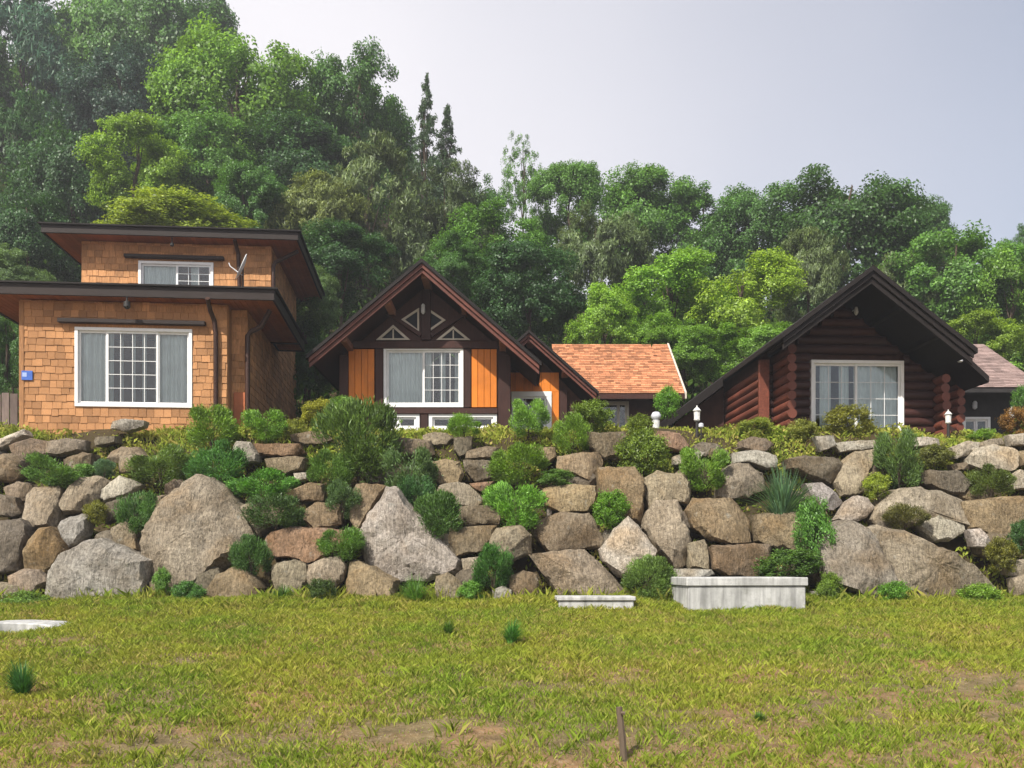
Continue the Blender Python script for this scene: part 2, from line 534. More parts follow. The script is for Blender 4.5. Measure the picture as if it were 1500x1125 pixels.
def curtain(parent, x0, x1, z0, z1, y, seed, folds=None, col='curtain', amp=0.03):
    rr = random.Random(seed)
    w = x1 - x0
    folds = folds or max(3, int(w / 0.11))
    n = folds * 8
    ph = [rr.uniform(0, 6.28) for _ in range(3)]
    vs, fs = [], []
    for i in range(n + 1):
        q = i / n
        yy = y + amp * math.sin(q * folds * 6.283 + 0.8 * math.sin(q * 9 + ph[0])) + 0.4 * amp * math.sin(q * folds * 2.7 + ph[1])
        vs += [(x0 + w * q, yy, z0), (x0 + w * q + 0.01 * math.sin(q * 20 + ph[2]), yy * 1.0, z1)]
    for i in range(n): fs.append((2 * i, 2 * i + 2, 2 * i + 3, 2 * i + 1))
    me = bpy.data.meshes.new('curtain'); me.from_pydata(vs, [], fs); me.materials.append(MAT[col])
    me.polygons.foreach_set('use_smooth', [True] * len(me.polygons))
    return link('curtain', me, parent)

def window(parent, x0, x1, z0, z1, yf, panels, fw=0.07, label=None, mat='white', sash=0.045, seed=1, name='window'):
    """panels: (fraction0, fraction1, columns, rows, curtain fractions) ; yf = outer face of the wall"""
    mb = MB()
    o_, i_ = yf - 0.04, yf + 0.08
    mb.box(x0, x1, o_, i_, z1 - fw, z1); mb.box(x0, x1, o_, i_, z0, z0 + fw)
    mb.box(x0, x0 + fw, o_, i_, z0 + fw, z1 - fw); mb.box(x1 - fw, x1, o_, i_, z0 + fw, z1 - fw)
    win = mb.build(name, MAT[mat], parent, bevel=0.006)
    if label: win['label'] = label
    xi0, xi1, zi0, zi1 = x0 + fw, x1 - fw, z0 + fw, z1 - fw
    w = xi1 - xi0
    for k, (f0, f1, nc, nr, cur) in enumerate(panels):
        a, b = xi0 + w * f0, xi0 + w * f1
        yo = yf + (0.0 if k % 2 else 0.02)
        m = MB()
        s = sash
        m.box(a, b, yo, yo + 0.035, zi1 - s, zi1); m.box(a, b, yo, yo + 0.035, zi0, zi0 + s)
        m.box(a, a + s, yo, yo + 0.035, zi0 + s, zi1 - s); m.box(b - s, b, yo, yo + 0.035, zi0 + s, zi1 - s)
        m.build('sash', MAT[mat], win, bevel=0.004)
        MB().box(a + s, b - s, yo + 0.016, yo + 0.02, zi0 + s, zi1 - s).build('pane', MAT['glass'], win)
        gx, gz = (b - a - 2 * s), (zi1 - zi0 - 2 * s)
        for c in range(1, nc):
            xx = a + s + gx * c / nc
            MB().box(xx - 0.006, xx + 0.006, yo + 0.006, yo + 0.015, zi0 + s, zi1 - s).build('glazing_bar', MAT[mat], win)
        for r_ in range(1, nr):
            zz = zi0 + s + gz * r_ / nr
            MB().box(a + s, b - s, yo + 0.0065, yo + 0.0145, zz - 0.006, zz + 0.006).build('glazing_bar', MAT[mat], win)
        for q, (c0, c1) in enumerate(cur):
            curtain(win, a + (b - a) * c0, a + (b - a) * c1, zi0 - 0.02, zi1, yf + 0.105 + 0.012 * k, seed * 31 + k * 7 + q)
    return win

_sh = MB()
_sh.add([(-.5, -0.018, 0), (.5, -0.018, 0), (.5, 0, 0), (-.5, 0, 0), (-.48, -0.003, 1), (.48, -0.003, 1), (.48, 0.004, 1), (-.48, 0.004, 1)],
        [(0, 3, 2, 1), (4, 5, 6, 7), (0, 1, 5, 4), (1, 2, 6, 5), (2, 3, 7, 6), (3, 0, 4, 7)])
SH_ME = _sh.mesh('shingle', MAT['shingle'])

def shingles(wallobj, x0, x1, z0, z1, yf, holes, expo=0.16, individual=0, to='front', seed=3, wr=(0.14, 0.24)):
    """courses of split shingles; the first `individual` are objects, the rest one joined part.
    to='front': the wall faces -y at yf ; to='right': it faces +x at x=yf and x0..x1 run along y"""
    rr = random.Random(seed)
    rest = MB(); cnt = 0
    z = z0
    while z < z1 - 0.03:
        hh = min(expo * 1.32, z1 - z)
        x = x0 - rr.uniform(0, 0.1)
        while x < x1:
            w = rr.uniform(*wr)
            a, b = max(x, x0), min(x + w, x1)
            x += w
            if b - a < 0.03: continue
            dz = rr.uniform(-0.012, 0.012)
            segs = [(a, b)]
            for h in holes:
                if z + expo * 0.5 > h[2] and z + expo * 0.5 < h[3]:
                    ns = []
                    for (p, q) in segs:
                        if q <= h[0] or p >= h[1]: ns.append((p, q)); continue
                        if p < h[0]: ns.append((p, h[0]))
                        if q > h[1]: ns.append((h[1], q))
                    segs = ns
            for (p, q) in segs:
                if q - p < 0.035: continue
                lift = rr.uniform(0.0, 0.008); g = 0.006
                if cnt < individual:
                    link('shingle', SH_ME, wallobj, ((p + q) / 2, yf - lift, z + dz), (rr.uniform(-0.012, 0.012), rr.uniform(-0.01, 0.01), 0), (q - p - g, 1, hh))
                    cnt += 1
                else:
                    vs = []
                    for (sx, sy, sz) in [(-.5, -0.018, 0), (.5, -0.018, 0), (.5, 0, 0), (-.5, 0, 0), (-.48, -0.003, 1), (.48, -0.003, 1), (.48, 0.004, 1), (-.48, 0.004, 1)]:
                        lx = (p + q) / 2 + sx * (q - p - g); ly = sy - lift; lz = z + dz + sz * hh
                        vs.append((lx, yf + ly, lz) if to == 'front' else (yf - ly, lx, lz))
                    rest.add(vs, [(0, 3, 2, 1), (4, 5, 6, 7), (0, 1, 5, 4), (1, 2, 6, 5), (2, 3, 7, 6), (3, 0, 4, 7)])
        z += expo
    if rest.v:
        o = rest.build('shingle_courses', MAT['shingle'], wallobj)
        o['kind'] = 'stuff'

# ------------------------------------------------------------------ shingle house (left)
F = Frame((362 - CX) / FPX * 20.5, 20.5, PL, 5.0)
H1 = tag(empty('shingle_house', F.O, F.a), 'two storey cedar shingle house with flat dark eaves above the boulders', 'house')
YF = -0.4
XL = F.x(29, YF)
xr = F.x(333, YF)
ze1b = F.z(435, -0.84, 200); ze1t = F.z(419, -0.84, 200)
ze2b = F.z(346, 2.55, 250); ze2t = F.z(334, 2.55, 250)
wx0, wz1 = F.on(110, 479, YF); wx1, wz0 = F.on(282, 598, YF)
ux0, uz1 = F.on(203, 382, 3.1); ux1 = F.x(313, 3.1); uz0 = uz1 - 0.95
hole1 = (wx0, wx1, wz0, wz1); hole2 = (ux0, ux1, uz0, uz1)
w1 = wall_rects(MB(), XL, xr, -0.5, ze1b, YF, YF + 0.2, [hole1]).build('wall', MAT['shingle'], H1)
w1['label'] = 'sunlit lower front wall of cedar shingles around the big window'
shingles(w1, XL, xr, -0.3, ze1b, YF, [hole1], 0.15, 300, seed=5, wr=(0.14, 0.25))
w2 = MB().box(xr, 0, 0.0, 0.2, -0.5, ze1b).box(xr - 0.2, xr - 0.001, YF + 0.2, 0.2, -0.5, ze1b).build('wall', MAT['shingle'], H1)
shingles(w2, xr + 0.002, 0, -0.3, ze1b, 0.0, [], seed=6)
w3 = MB().box(-0.2, -0.001, 0.2, 3.1, -0.5, ze1b).box(-0.2, -0.001, 3.1, 7.4, -0.5, ze2b).build('wall', MAT['shingle'], H1)
shingles(w3, 0.0, 3.1, -0.3, ze1b, 0.0, [], to='right', seed=7)
shingles(w3, 3.1, 7.4, -0.3, ze2b, 0.0, [], to='right', seed=8)
w4 = wall_rects(MB(), XL + 0.001, -0.201, ze1b - 0.3, ze2b, 3.1, 3.3, [hole2]).build('wall', MAT['shingle'], H1)
shingles(w4, XL, 0, ze1b, ze2b, 3.1, [hole2], seed=9)
MB().box(XL, XL + 0.2, YF + 0.2, 3.1, -0.5, ze1b).box(XL, XL + 0.2, 3.3, 7.4, -0.5, ze2b).box(XL + 0.2, -0.2, 7.2, 7.4, -0.5, ze2b).box(XL + .2, -.2, YF + .2, 7.2, -0.3, -0.2).build('wall', MAT['shingle'], H1)
MB().box(XL - 0.004, XL + 0.09, YF - 0.03, YF - 0.022, -0.4, ze1b - .02).build('corner_board', MAT['shingle'], H1)
# lower and upper flat roofs: fascia ring, soffit boards, low hipped cover
def flat_roof(x0, x1, y0, y1, zb, zt, rise, inset=0.05):
    rf = MB()
    rf.box(x0, x1, y0, y0 + inset, zb, zt).box(x0, x1, y1 - inset, y1, zb, zt)
    rf.box(x0, x0 + inset, y0 + inset, y1 - inset, zb, zt).box(x1 - inset, x1, y0 + inset, y1 - inset, zb, zt)
    o = rf.build('fascia', MAT['fascia'], H1, bevel=0.008)
    sf = MB(); n = int((x1 - x0) / 0.12)
    for k in range(n):
        a = x0 + inset + (x1 - x0 - 2 * inset) * k / n; b = x0 + inset + (x1 - x0 - 2 * inset) * (k + 1) / n
        sf.box(a, b - 0.008, y0 + inset, y1 - inset, zb + 0.03, zb + 0.055)
    s = sf.build('soffit', MAT['soffit'], H1)
    s['kind'] = 'stuff'
    MB().box(x0 + inset, x1 - inset, y0 + inset, y1 - inset, zb + 0.06, zt - 0.02).build('roof_deck', MAT['darkroof'], H1)
    e = 0.06; hx = min((x1 - x0), (y1 - y0)) / 2 * 0.8
    MB().add([(x0 - e, y0 - e, zt), (x1 + e, y0 - e, zt), (x1 + e, y1 + e, zt), (x0 - e, y1 + e, zt),
              (x0 - e, y0 - e, zt + 0.035), (x1 + e, y0 - e, zt + 0.035), (x1 + e, y1 + e, zt + 0.035), (x0 - e, y1 + e, zt + 0.035),
              (x0 + hx, y0 + hx, zt + rise), (x1 - hx, y0 + hx, zt + rise), (x1 - hx, y1 - hx, zt + rise), (x0 + hx, y1 - hx, zt + rise)],
             [(0, 3, 2, 1), (0, 1, 5, 4), (1, 2, 6, 5), (2, 3, 7, 6), (3, 0, 4, 7), (4, 5, 9, 8), (5, 6, 10, 9), (6, 7, 11, 10), (7, 4, 8, 11), (8, 9, 10, 11)]).build('roof', MAT['darkroof'], H1)
flat_roof(XL - 0.95, F.x(402, -.84), -0.84, 3.095, ze1b, ze1t, 0.06)
flat_roof(0.03, F.x(402, -.84) - .002, 3.1, 3.95, ze1b + .002, ze1t - .002, 0.05)
flat_roof(F.x(60, 2.55), F.x(437, 2.55), 2.55, 8.05, ze2b, ze2t, 0.07)
window(H1, *hole1, YF, [(0, 0.26, 1, 1, [(0, 1.0)]), (0.25, 0.72, 4, 5, [(0.02, 0.10), (0.22, 0.30), (0.46, 0.53), (0.66, 0.74), (0.90, 0.98)]), (0.71, 1.0, 1, 1, [(0, 1.0)])], seed=2, label='large white framed window with sheer curtains at both sides')
window(H1, *hole2, 3.1, [(0, 0.52, 1, 1, [(0, 1.0)]), (0.5, 1.0, 3, 4, [(0.4, 0.62)])], seed=3, label='small white framed window behind the lower eave')
a, b = F.on(85, 466, YF - .1), F.on(301, 477, YF - .1)
MB().box(a[0], b[0], YF - 0.16, YF - 0.026, b[1], a[1]).build('shutter_box', MAT['fascia'], H1, bevel=0.01)
a, b = F.on(182, 372, 3.0), F.on(328, 381, 3.0)
MB().box(a[0], b[0], 2.94, 3.074, b[1], a[1]).build('shutter_box', MAT['fascia'], H1, bevel=0.01)
# downspouts
q = [F.on(304, 437, YF - .5), F.on(308, 455, YF - .25), F.on(314, 470, YF - .09), F.on(316, 490, YF - .09), F.on(316, 640, YF - .09)]
MB().tube([(q[0][0], YF - .5, q[0][1]), (q[1][0], YF - .25, q[1][1]), (q[2][0], YF - .09, q[2][1]), (q[3][0], YF - .09, q[3][1]), (q[4][0], YF - .09, q[4][1])], 0.05, 10).build('downspout', MAT['pipe'], H1, smooth=True)
q = F.on(364, 485, -.06)
MB().tube([(0.5, -0.03, ze1b), (0.3, -0.04, q[1] + .1), (0.1, -0.05, q[1]), (0.02, -0.06, q[1] - .1), (0.02, -0.06, -0.5)], 0.055, 10).build('downspout', MAT['pipe'], H1, smooth=True)
q0, q1, q2 = F.on(344, 352, 2.7), F.on(349, 372, 3.02), F.on(351, 430, 3.02)
MB().tube([(q0[0], 2.7, q0[1]), (q1[0], 3.02, q1[1]), (q2[0], 3.02, q2[1])], 0.05, 10).build('downspout', MAT['pipe'], H1, smooth=True)
q = F.on(391, 383, 3.05)
MB().tube([(0.62, 3.4, ze2b), (0.1, 3.1, q[1]), (0.06, 3.08, q[1] - .12), (0.06, 3.08, q[1] - .9)], 0.05, 10).build('downspout', MAT['pipe'], H1, smooth=True)
q = F.on(346, 575, -0.03)
MB().box(xr + 0.06, -0.03, -0.06, -0.026, -0.5, q[1]).build('meter_cover', MAT['soffit'], H1, bevel=0.01)
q = F.on(186, 437, -0.8)
lt = MB().tube([(q[0], -0.8, ze1b + .04), (q[0], -0.8, q[1] - 0.06)], 0.02).lathe([(0.02, 0), (0.07, -0.03), (0.075, -0.13), (0.03, -0.17)], 10, (q[0], -0.8, q[1] - 0.05)).build('eave_lamp', MAT['darkmetal'], H1, smooth=True)
q = F.on(252, 354, 2.7)
MB().tube([(q[0], 2.7, ze2b + .04), (q[0], 2.7, q[1] - 0.02)], 0.015).lathe([(0.015, 0), (0.05, -0.02), (0.05, -0.08), (0.02, -0.1)], 10, (q[0], 2.7, q[1] - 0.02)).build('eave_lamp', MAT['darkmetal'], H1, smooth=True)
a, b = F.on(31, 543, YF - .03), F.on(48, 557, YF - .03)
pl = MB().box(a[0] + .01, b[0], YF - 0.045, YF - 0.027, b[1], a[1]).build('number_plate', MAT['plaque'], H1, bevel=0.004)
MB().box(a[0] + .03, a[0] + .12, YF - 0.048, YF - 0.0452, b[1] + .07, a[1] - .04).build('plate_marking', MAT['plaque2'], pl)
# satellite dish on the lower roof, seen nearly edge on
c = F.on(356, 397, 1.9)
dish = tag(empty('satellite_dish', F.O + F.u * c[0] + F.n * 1.9 + Vector((0, 0, ze1t + 0.06)), F.a), 'white satellite dish tilted on the lower roof of the shingle house', 'dish')
dm = MB()
prof = [(0.0, 0.0), (0.12, 0.006), (0.22, 0.022), (0.30, 0.045), (0.33, 0.058)]
vs, fs = [], []
for r_, d_ in prof:
    for k in range(20):
        an = k * math.pi / 10
        vs.append((r_ * math.cos(an), r_ * math.sin(an), d_))
for r_, d_ in reversed(prof):
    for k in range(20):
        an = k * math.pi / 10
        vs.append((r_ * math.cos(an), r_ * math.sin(an), d_ - 0.015))
nr = len(prof) * 2
for i in range(nr - 1):
    for k in range(20): fs.append((i * 20 + k, i * 20 + (k + 1) % 20, (i + 1) * 20 + (k + 1) % 20, (i + 1) * 20 + k))
dm.add(vs, fs)
dz = max(0.25, c[1] - (ze1t - 0) + 0.02)
d_o = dm.build('reflector', MAT['white'], dish, (0.0, 0, dz), smooth=True)
d_o.rotation_euler = Vector((-.885, -.27, .38)).to_track_quat('Z', 'Y').to_euler()
MB().tube([(0, 0, -0.05), (0, 0, dz)], 0.02).build('mast', MAT['darkmetal'], dish)
MB().tube([(0.0, 0, dz - .2), (-0.3, -0.02, dz + 0.02), (-0.33, -0.02, dz + .1)], 0.012).build('feed_arm', MAT['metal'], dish)

# ------------------------------------------------------------------ timber house (centre)
F2 = Frame((621 - CX) / FPX * 22, 22.0, PL, 0.0)
H2 = tag(empty('timber_house', F2.O, 0), 'dark timber gabled house with orange wall panels and a low orange roofed wing', 'house')
YR = -1.1
X = lambda px, y=0.0: F2.x(px, y)
Z = lambda py, y=0.0, px=620: F2.z(py, y, px)
apx, apz = F2.on(618, 379, YR)
lx, lz = F2.on(452, 518, YR); rx, rz = F2.on(790, 528, YR)
def gable_roof(parent, ax, az, lx, lz, rx, rz, y0, y1, t, mroof, mrake, msoff, steps=2, boards=True):
    def slab(m, off, th, yy0, yy1, grow=0.0):
        for (ex, ez) in ((lx, lz), (rx, rz)):
            sl = (az - ez) / (ax - ex)
            gx = ex + (grow if ex > ax else -grow); gz = ez + sl * (gx - ex)
            m.poly_y([(ax, az + off), (gx, gz + off), (gx, gz + off - th), (ax, az + off - th)], yy0, yy1)
    m = MB(); slab(m, 0.0, t * 0.35, y0 - 0.05, y1, 0.05); m.build('roof', mroof, parent)
    for s in range(steps):
        for (ex, ez) in ((lx, lz), (rx, rz)):
            o1 = -t * 0.36 - s * t * 0.42
            MB().poly_y([(ax, az + o1), (ex, ez + o1), (ex, ez + o1 - t * 0.4), (ax, az + o1 - t * 0.4)], y0 + s * 0.05, y0 + 0.06 + s * 0.05).build('rake_board', mrake, parent, bevel=0.006)
    m = MB(); slab(m, -t * 0.36, t * 0.25, y0 + 0.06 + (steps - 1) * 0.05, y1 - 0.02, -0.02); m.build('soffit', msoff, parent)
gable_roof(H2, apx, apz, lx, lz, rx, rz, YR, 7.0, 0.26, MAT['darkroof'], MAT['rake'], MAT['timber'])
sl = (apz - lz) / (apx - lx)
xl, xr2 = X(497), X(748)
zw = lambda x: apz - abs(x - apx) * sl - 0.28
zb0, zb1 = Z(606), Z(598)
# wall behind, with its openings
wx0, wz1 = F2.on(562, 509, 0); wx1, wz0 = F2.on(679, 597, 0)
hole = (wx0, wx1, wz0, wz1)
base = MB()
bw = [(X(553), X(615), Z(632), Z(606)), (X(628), X(728), Z(632), Z(606))]
zlow = min(zw(xl), zw(xr2)) - .01
wall_rects(base, xl, xr2, -0.6, zlow, 0.0, 0.15, [hole] + bw)
base.build('wall', MAT['darkwall'], H2)
MB().poly_y([(xl, zlow), (wx0, zlow), (wx0, zw(wx0)), (xl, zw(xl))], 0.0, 0.15).poly_y([(wx1, zlow), (xr2, zlow), (xr2, zw(xr2)), (wx1, zw(wx1))], 0.0, 0.15).poly_y([(wx0, wz1), (wx1, wz1), (wx1, zw(wx1)), (apx, zw(apx)), (wx0, zw(wx0))], 0.0, 0.15).build('gable_wall', MAT['timber'], H2)
MB().box(xl, xl + .15, .15, 6.8, -.6, zw(xl)).box(xr2 - .15, xr2, .15, 6.8, -.6, zw(xr2)).box(xl + .15, xr2 - .15, 6.65, 6.8, -.6, zw(xl)).poly_y([(xl, zw(xl) + .001), (xr2, zw(xr2) + .001), (apx, zw(apx))], 6.65, 6.8).build('wall', MAT['darkwall'], H2)
# orange boards
for (pa, pb) in ((511, 549), (691, 728)):
    x0, x1 = X(pa), X(pb)
    for k in range(4):
        a = x0 + (x1 - x0) * k / 4; b = x0 + (x1 - x0) * (k + 1) / 4
        MB().box(a, b - 0.007, -0.045, -0.003, Z(597), Z(512)).build('board', MAT['orange'], H2, bevel=0.005)
# posts and beams
def beam(px0, px1, py0, py1, dep=0.07, mat='timber', nm='beam'):
    a = F2.on(px0, py0, -dep); b = F2.on(px1, py1, -dep)
    return MB().box(a[0], b[0], -dep, -0.002, b[1], a[1]).build(nm, MAT[mat], H2, bevel=0.01)
beam(497, 510, 520, 660, 0.10, nm='post'); beam(730, 748, 520, 660, 0.10, nm='post')
beam(550, 561, 511, 597, 0.07, nm='post'); beam(680, 690, 511, 597, 0.07, nm='post')
beam(511, 729, 499, 510, 0.085); beam(511, 729, 598, 606, 0.085)
beam(616, 627, 607, 650, 0.075, nm='post')
window(H2, *hole, 0.0, [(0, 0.51, 1, 1, [(0, 1.0)]), (0.49, 1.0, 4, 4, [(0.05, 0.22), (0.45, 0.6), (0.84, 0.98)])], fw=0.075, seed=11, label='white two leaf window with curtains between the orange panels')
for k, h in enumerate(bw):
    window(H2, *h, 0.0, [(0, 0.5, 1, 1, []), (0.5, 1, 1, 1, [])], fw=0.09, seed=20 + k, label='low white basement window half hidden by plants')
# triangular gable windows
tris = [[(588, 468), (614, 451), (614, 488)], [(626, 451), (653, 469), (626, 488)], [(551, 498), (576, 476), (601, 498)], [(639, 498), (664, 478), (689, 498)]]
for tr in tris:
    pts = [F2.on(a, b, -0.03) for a, b in tr]
    cx_, cz_ = sum(p[0] for p in pts) / 3, sum(p[1] for p in pts) / 3
    inn = [(cx_ + (p[0] - cx_) * 0.70, cz_ + (p[1] - cz_) * 0.70) for p in pts]
    m = MB()
    for k in range(3):
        a, b, c_, d_ = pts[k], pts[(k + 1) % 3], inn[(k + 1) % 3], inn[k]
        m.poly_y([a, b, c_, d_], -0.05, -0.002)
    wf = m.build('gable_window', MAT['creamw'], H2)
    MB().poly_y([(cx_ + (p[0] - cx_) * 0.72, cz_ + (p[1] - cz_) * 0.72) for p in pts], -0.02, -0.004).build('pane', MAT['room'], wf)
    bot = min(p[1] for p in inn); top = max(p[1] for p in inn)
    hx = F2.on(tr[1][0], tr[1][1], -0.03)[0] if tr[0][1] > 490 else None
    if hx is not None:
        MB().box(hx - 0.015, hx + 0.015, -0.045, -0.021, bot, top - 0.03).build('glazing_bar', MAT['creamw'], wf)
# king post, braces, purlins
a = F2.on(620, 400, -0.06); MB().box(apx - 0.11, apx + 0.11, -0.09, -0.002, Z(499), zw(apx) - .1).build('king_post', MAT['timber'], H2, bevel=0.01)
for s in (-1, 1):
    MB().bar((apx + s * 0.12, -0.05, Z(492)), (apx + s * 1.15, -0.05, Z(450)), 0.09, 0.1, (0, 1, 0)).build('brace', MAT['timber'], H2)
for (px, py, w) in ((622, 402, .17), (567, 441, .16), (679, 441, .16), (503, 496, .15), (736, 496, .15)):
    q = F2.on(px, py, YR + 0.16)
    MB().box(q[0] - w / 2, q[0] + w / 2, YR + 0.17, 0.2, q[1] - w / 2, q[1] + w / 2).build('purlin', MAT['purlin'], H2, bevel=0.015)
q = F2.on(620, 452, -0.12)
MB().lathe([(0.02, 0.1), (0.045, 0.07), (0.05, -0.1), (0.02, -0.14)], 10, (q[0], -0.16, q[1])).build('gable_lamp', MAT['metal'], H2, smooth=True)
# second gable behind to the right
gy = 0.55
a2x, a2z = F2.on(775, 483, gy); r2x, r2z = F2.on(874, 571, gy)
l2x = a2x - (r2x - a2x); l2z = r2z
gable_roof(H2, a2x, a2z, l2x, l2z, r2x, r2z, gy, 6.6, 0.22, MAT['darkroof'], MAT['rake'], MAT['timber'])
g2 = gy + 0.7
ow0, ow1 = X(742, g2), X(819, g2)
sl2 = (a2z - r2z) / (r2x - a2x)
hz0, hz1 = Z(632, g2), Z(574, g2)
wh = (X(749, g2), X(808, g2), hz0, hz1)
for k in range(6):
    a = ow0 + (ow1 - ow0) * k / 6; b = ow0 + (ow1 - ow0) * (k + 1) / 6
    MB().box(a, b - .006, g2 - .03, g2 + .03, hz1 + .002, Z(546, g2)).build('board', MAT['orange'], H2, bevel=0.004)
MB().box(wh[1] + .002, ow1 - .006, g2 - .031, g2 + .029, -.5, hz1).build('board', MAT['orange'], H2, bevel=0.004)
m = MB()
wall_rects(m, r2x - 1.9 - .6, r2x - .25, -0.5, r2z - 0.2, g2 + .031, g2 + 0.16, [wh]); m.build('wall', MAT['darkwall'], H2)
MB().poly_y([(l2x + .3, r2z - .199), (r2x - .25, r2z - .199), (a2x, a2z - 0.25)], g2 + .035, g2 + .15).build('gable_wall', MAT['darkwall'], H2)
MB().box(ow1 + .002, ow1 + 0.2, g2 - 0.09, g2 + 0.03, -0.5, r2z + 0.1).build('post', MAT['timber'], H2, bevel=0.01)
window(H2, *wh, g2 - .03, [(0, 0.62, 2, 1, []), (0.6, 1.0, 1, 1, [(0, .45)])], fw=0.13, seed=31, label='white window in the small orange wall behind a bush')
q = F2.on(777, 497, gy + .1)
MB().box(q[0] - .08, q[0] + .08, gy + .12, g2, q[1] - .09, q[1] + .06).build('purlin', MAT['purlin'], H2, bevel=0.012)
q = F2.on(829, 543, gy + .1)
MB().box(q[0] - .08, q[0] + .08, gy + .12, g2, q[1] - .06, q[1] + .07).build('purlin', MAT['purlin'], H2, bevel=0.012)
# wing with the orange shingled roof
ey, ry_ = 3.5, 6.4
ez = Z(577, ey, 900); rz_ = Z(505, ry_, 900)
wx_r = X(1003, ey); wx_l = X(815, ey)
def tiled_slope(parent, x0, x1, y0, z0, y1, z1, mat, course, tw, seed, xr_top=None):
    rr = random.Random(seed)
    L = math.hypot(y1 - y0, z1 - z0); dy, dz_ = (y1 - y0) / L, (z1 - z0) / L
    ny_, nz_ = -dz_, dy
    m = MB(); n = int(L / course) + 1
    for r_ in range(n):
        s0 = L * r_ / n; s1 = min(s0 + L / n * 1.25, L)
        x = x0 - rr.uniform(0, tw)
        while x < x1:
            w = tw * rr.uniform(0.75, 1.3)
            a, b = max(x, x0), min(x + w, x1); x += w
            if b - a < 0.02: continue
            th = 0.018 + rr.uniform(0, 0.008)
            vs = []
            for (xx, s, h_) in ((a, s0, 0.004), (b - .006, s0, 0.004), (b - .006, s1, -0.004), (a, s1, -0.004), (a, s0, th), (b - .006, s0, th), (b - .006, s1, 0.004), (a, s1, 0.004)):
                vs.append((xx, y0 + dy * s + ny_ * h_, z0 + dz_ * s + nz_ * h_))
            m.add(vs, [(0, 3, 2, 1), (4, 5, 6, 7), (0, 1, 5, 4), (1, 2, 6, 5), (2, 3, 7, 6), (3, 0, 4, 7)])
    o = m.build('roof_shingles', mat, parent)
    o['kind'] = 'stuff'
    return o
rf = MB().poly_x([(ey, ez), (ry_, rz_), (2 * ry_ - ey, ez), (2 * ry_ - ey, ez - .12), (ry_, rz_ - .12), (ey, ez - .12)], wx_l, wx_r).build('wing_roof', MAT['darkwall'], H2)
rf['label'] = 'orange shingled roof of the low wing'
tiled_slope(rf, wx_l, wx_r, ey - .02, ez + .006, ry_, rz_ + .012, MAT['tile'], 0.125, 0.15, 4)
tiled_slope(rf, wx_l, wx_r, 2 * ry_ - ey, ez + .006, ry_ + .001, rz_ + .012, MAT['tile'], 0.125, 0.3, 5)
MB().poly_x([(ey - .03, ez - .13), (ey - .03, ez + .04), (ry_, rz_ + .05), (ry_, rz_ - .13)], wx_r, wx_r + .05).build('rake_board', MAT['creamw'], rf)
MB().box(wx_l, wx_r, ey - .035, ey - .003, ez - .14, ez - .005).build('fascia', MAT['timber'], rf)
wy = ey + 0.6
dw = (X(876, wy), X(921, wy), Z(650, wy), Z(588, wy))
m = MB(); wall_rects(m, wx_l + .3, wx_r - .5, -.5, ez + .25, wy, wy + .15, [dw])
m.box(wx_r - .65, wx_r - .5, wy + .15, 2 * ry_ - ey - .5, -.5, ez + .25).poly_x([(wy, ez + .251), (2 * ry_ - ey - .5, ez + .251), (ry_, rz_ - .2)], wx_r - .65, wx_r - .5)
m.build('wall', MAT['darkwall'], H2)
window(H2, *dw, wy, [(0, 0.7, 1, 1, []), (0.68, 1.0, 1, 1, [])], fw=0.06, seed=40, mat='creamw', label='narrow pale framed door under the orange roof')

# ------------------------------------------------------------------ log house (right)
F3 = Frame((1150 - CX) / FPX * 20.5, 20.5, PL, 3.0)
H3 = tag(empty('log_house', F3.O, F3.a), 'dark red log cabin with a long black gable roof and sliding window', 'house')
YR3 = -1.55
a3x, a3z = F3.on(1278, 389, YR3); l3x, l3z = F3.on(978, 613, YR3); r3x, r3z = F3.on(1427, 508, YR3)
sl3 = (a3z - l3z) / (a3x - l3x)
xs3 = F3.x(1119, 0.45)
fx = xs3 - 0.24
gable_roof(H3, a3x, a3z, fx, a3z - (a3x - fx) * sl3, r3x, r3z, YR3, 6.5, 0.30, MAT['darkroof'], MAT['darkroof'], MAT['darkroof'])
yc = 2.7
l3x = F3.x(978, yc); l3z = a3z - (a3x - l3x) * sl3
cs = MB()
cs.poly_y([(fx - .055, a3z - (a3x - fx + .055) * sl3), (l3x, l3z), (l3x, l3z - .25), (fx - .055, a3z - (a3x - fx + .055) * sl3 - .25)], yc, 6.5)
cs.build('catslide_roof', MAT['darkroof'], H3, bevel=0.01)
MB().poly_y([(xs3 - .13, -.6), (l3x + .3, -.6), (l3x + .3, l3z - .06), (xs3 - .13, a3z - (a3x - xs3 + .13) * sl3 - .3)], yc + .5, yc + .65).build('wall', MAT['darkwall'], H3)
LR = 0.105
def log_mesh(n=9, seed=0):
    rr = random.Random(seed)
    pts = [(-0.5 + k / n, 0, 0) for k in range(n + 1)]
    return MB().tube(pts, [1 + rr.uniform(-.05, .05) for _ in pts], 12).mesh('log', MAT['log'], True)
LOGS = [log_mesh(seed=k) for k in range(4)]
lcount = [0]
def log(parent, p0, p1, r, me=None, mat=None):
    p0, p1 = Vector(p0), Vector(p1)
    d = p1 - p0
    o = link('log', me or LOGS[lcount[0] % 4], parent, (p0 + p1) / 2, (0, 0, math.atan2(d.y, d.x)), (d.length, r, r * 1.03))
    lcount[0] += 1
    return o
LOGLIT = []
for k in range(4):
    rr = random.Random(k + 50)
    LOGLIT.append(MB().tube([(-0.5 + j / 9, 0, 0) for j in range(10)], [1 + rr.uniform(-.05, .05) for _ in range(10)], 12).mesh('log', MAT['loglit'], True))
x3r = F3.x(1372, 0)
wx0, wz1 = F3.on(1188, 527, -0.1); wx1, wz0 = F3.on(1324, 640, -0.1)
sl3l = sl3; sl3r = (a3z - r3z) / (r3x - a3x)
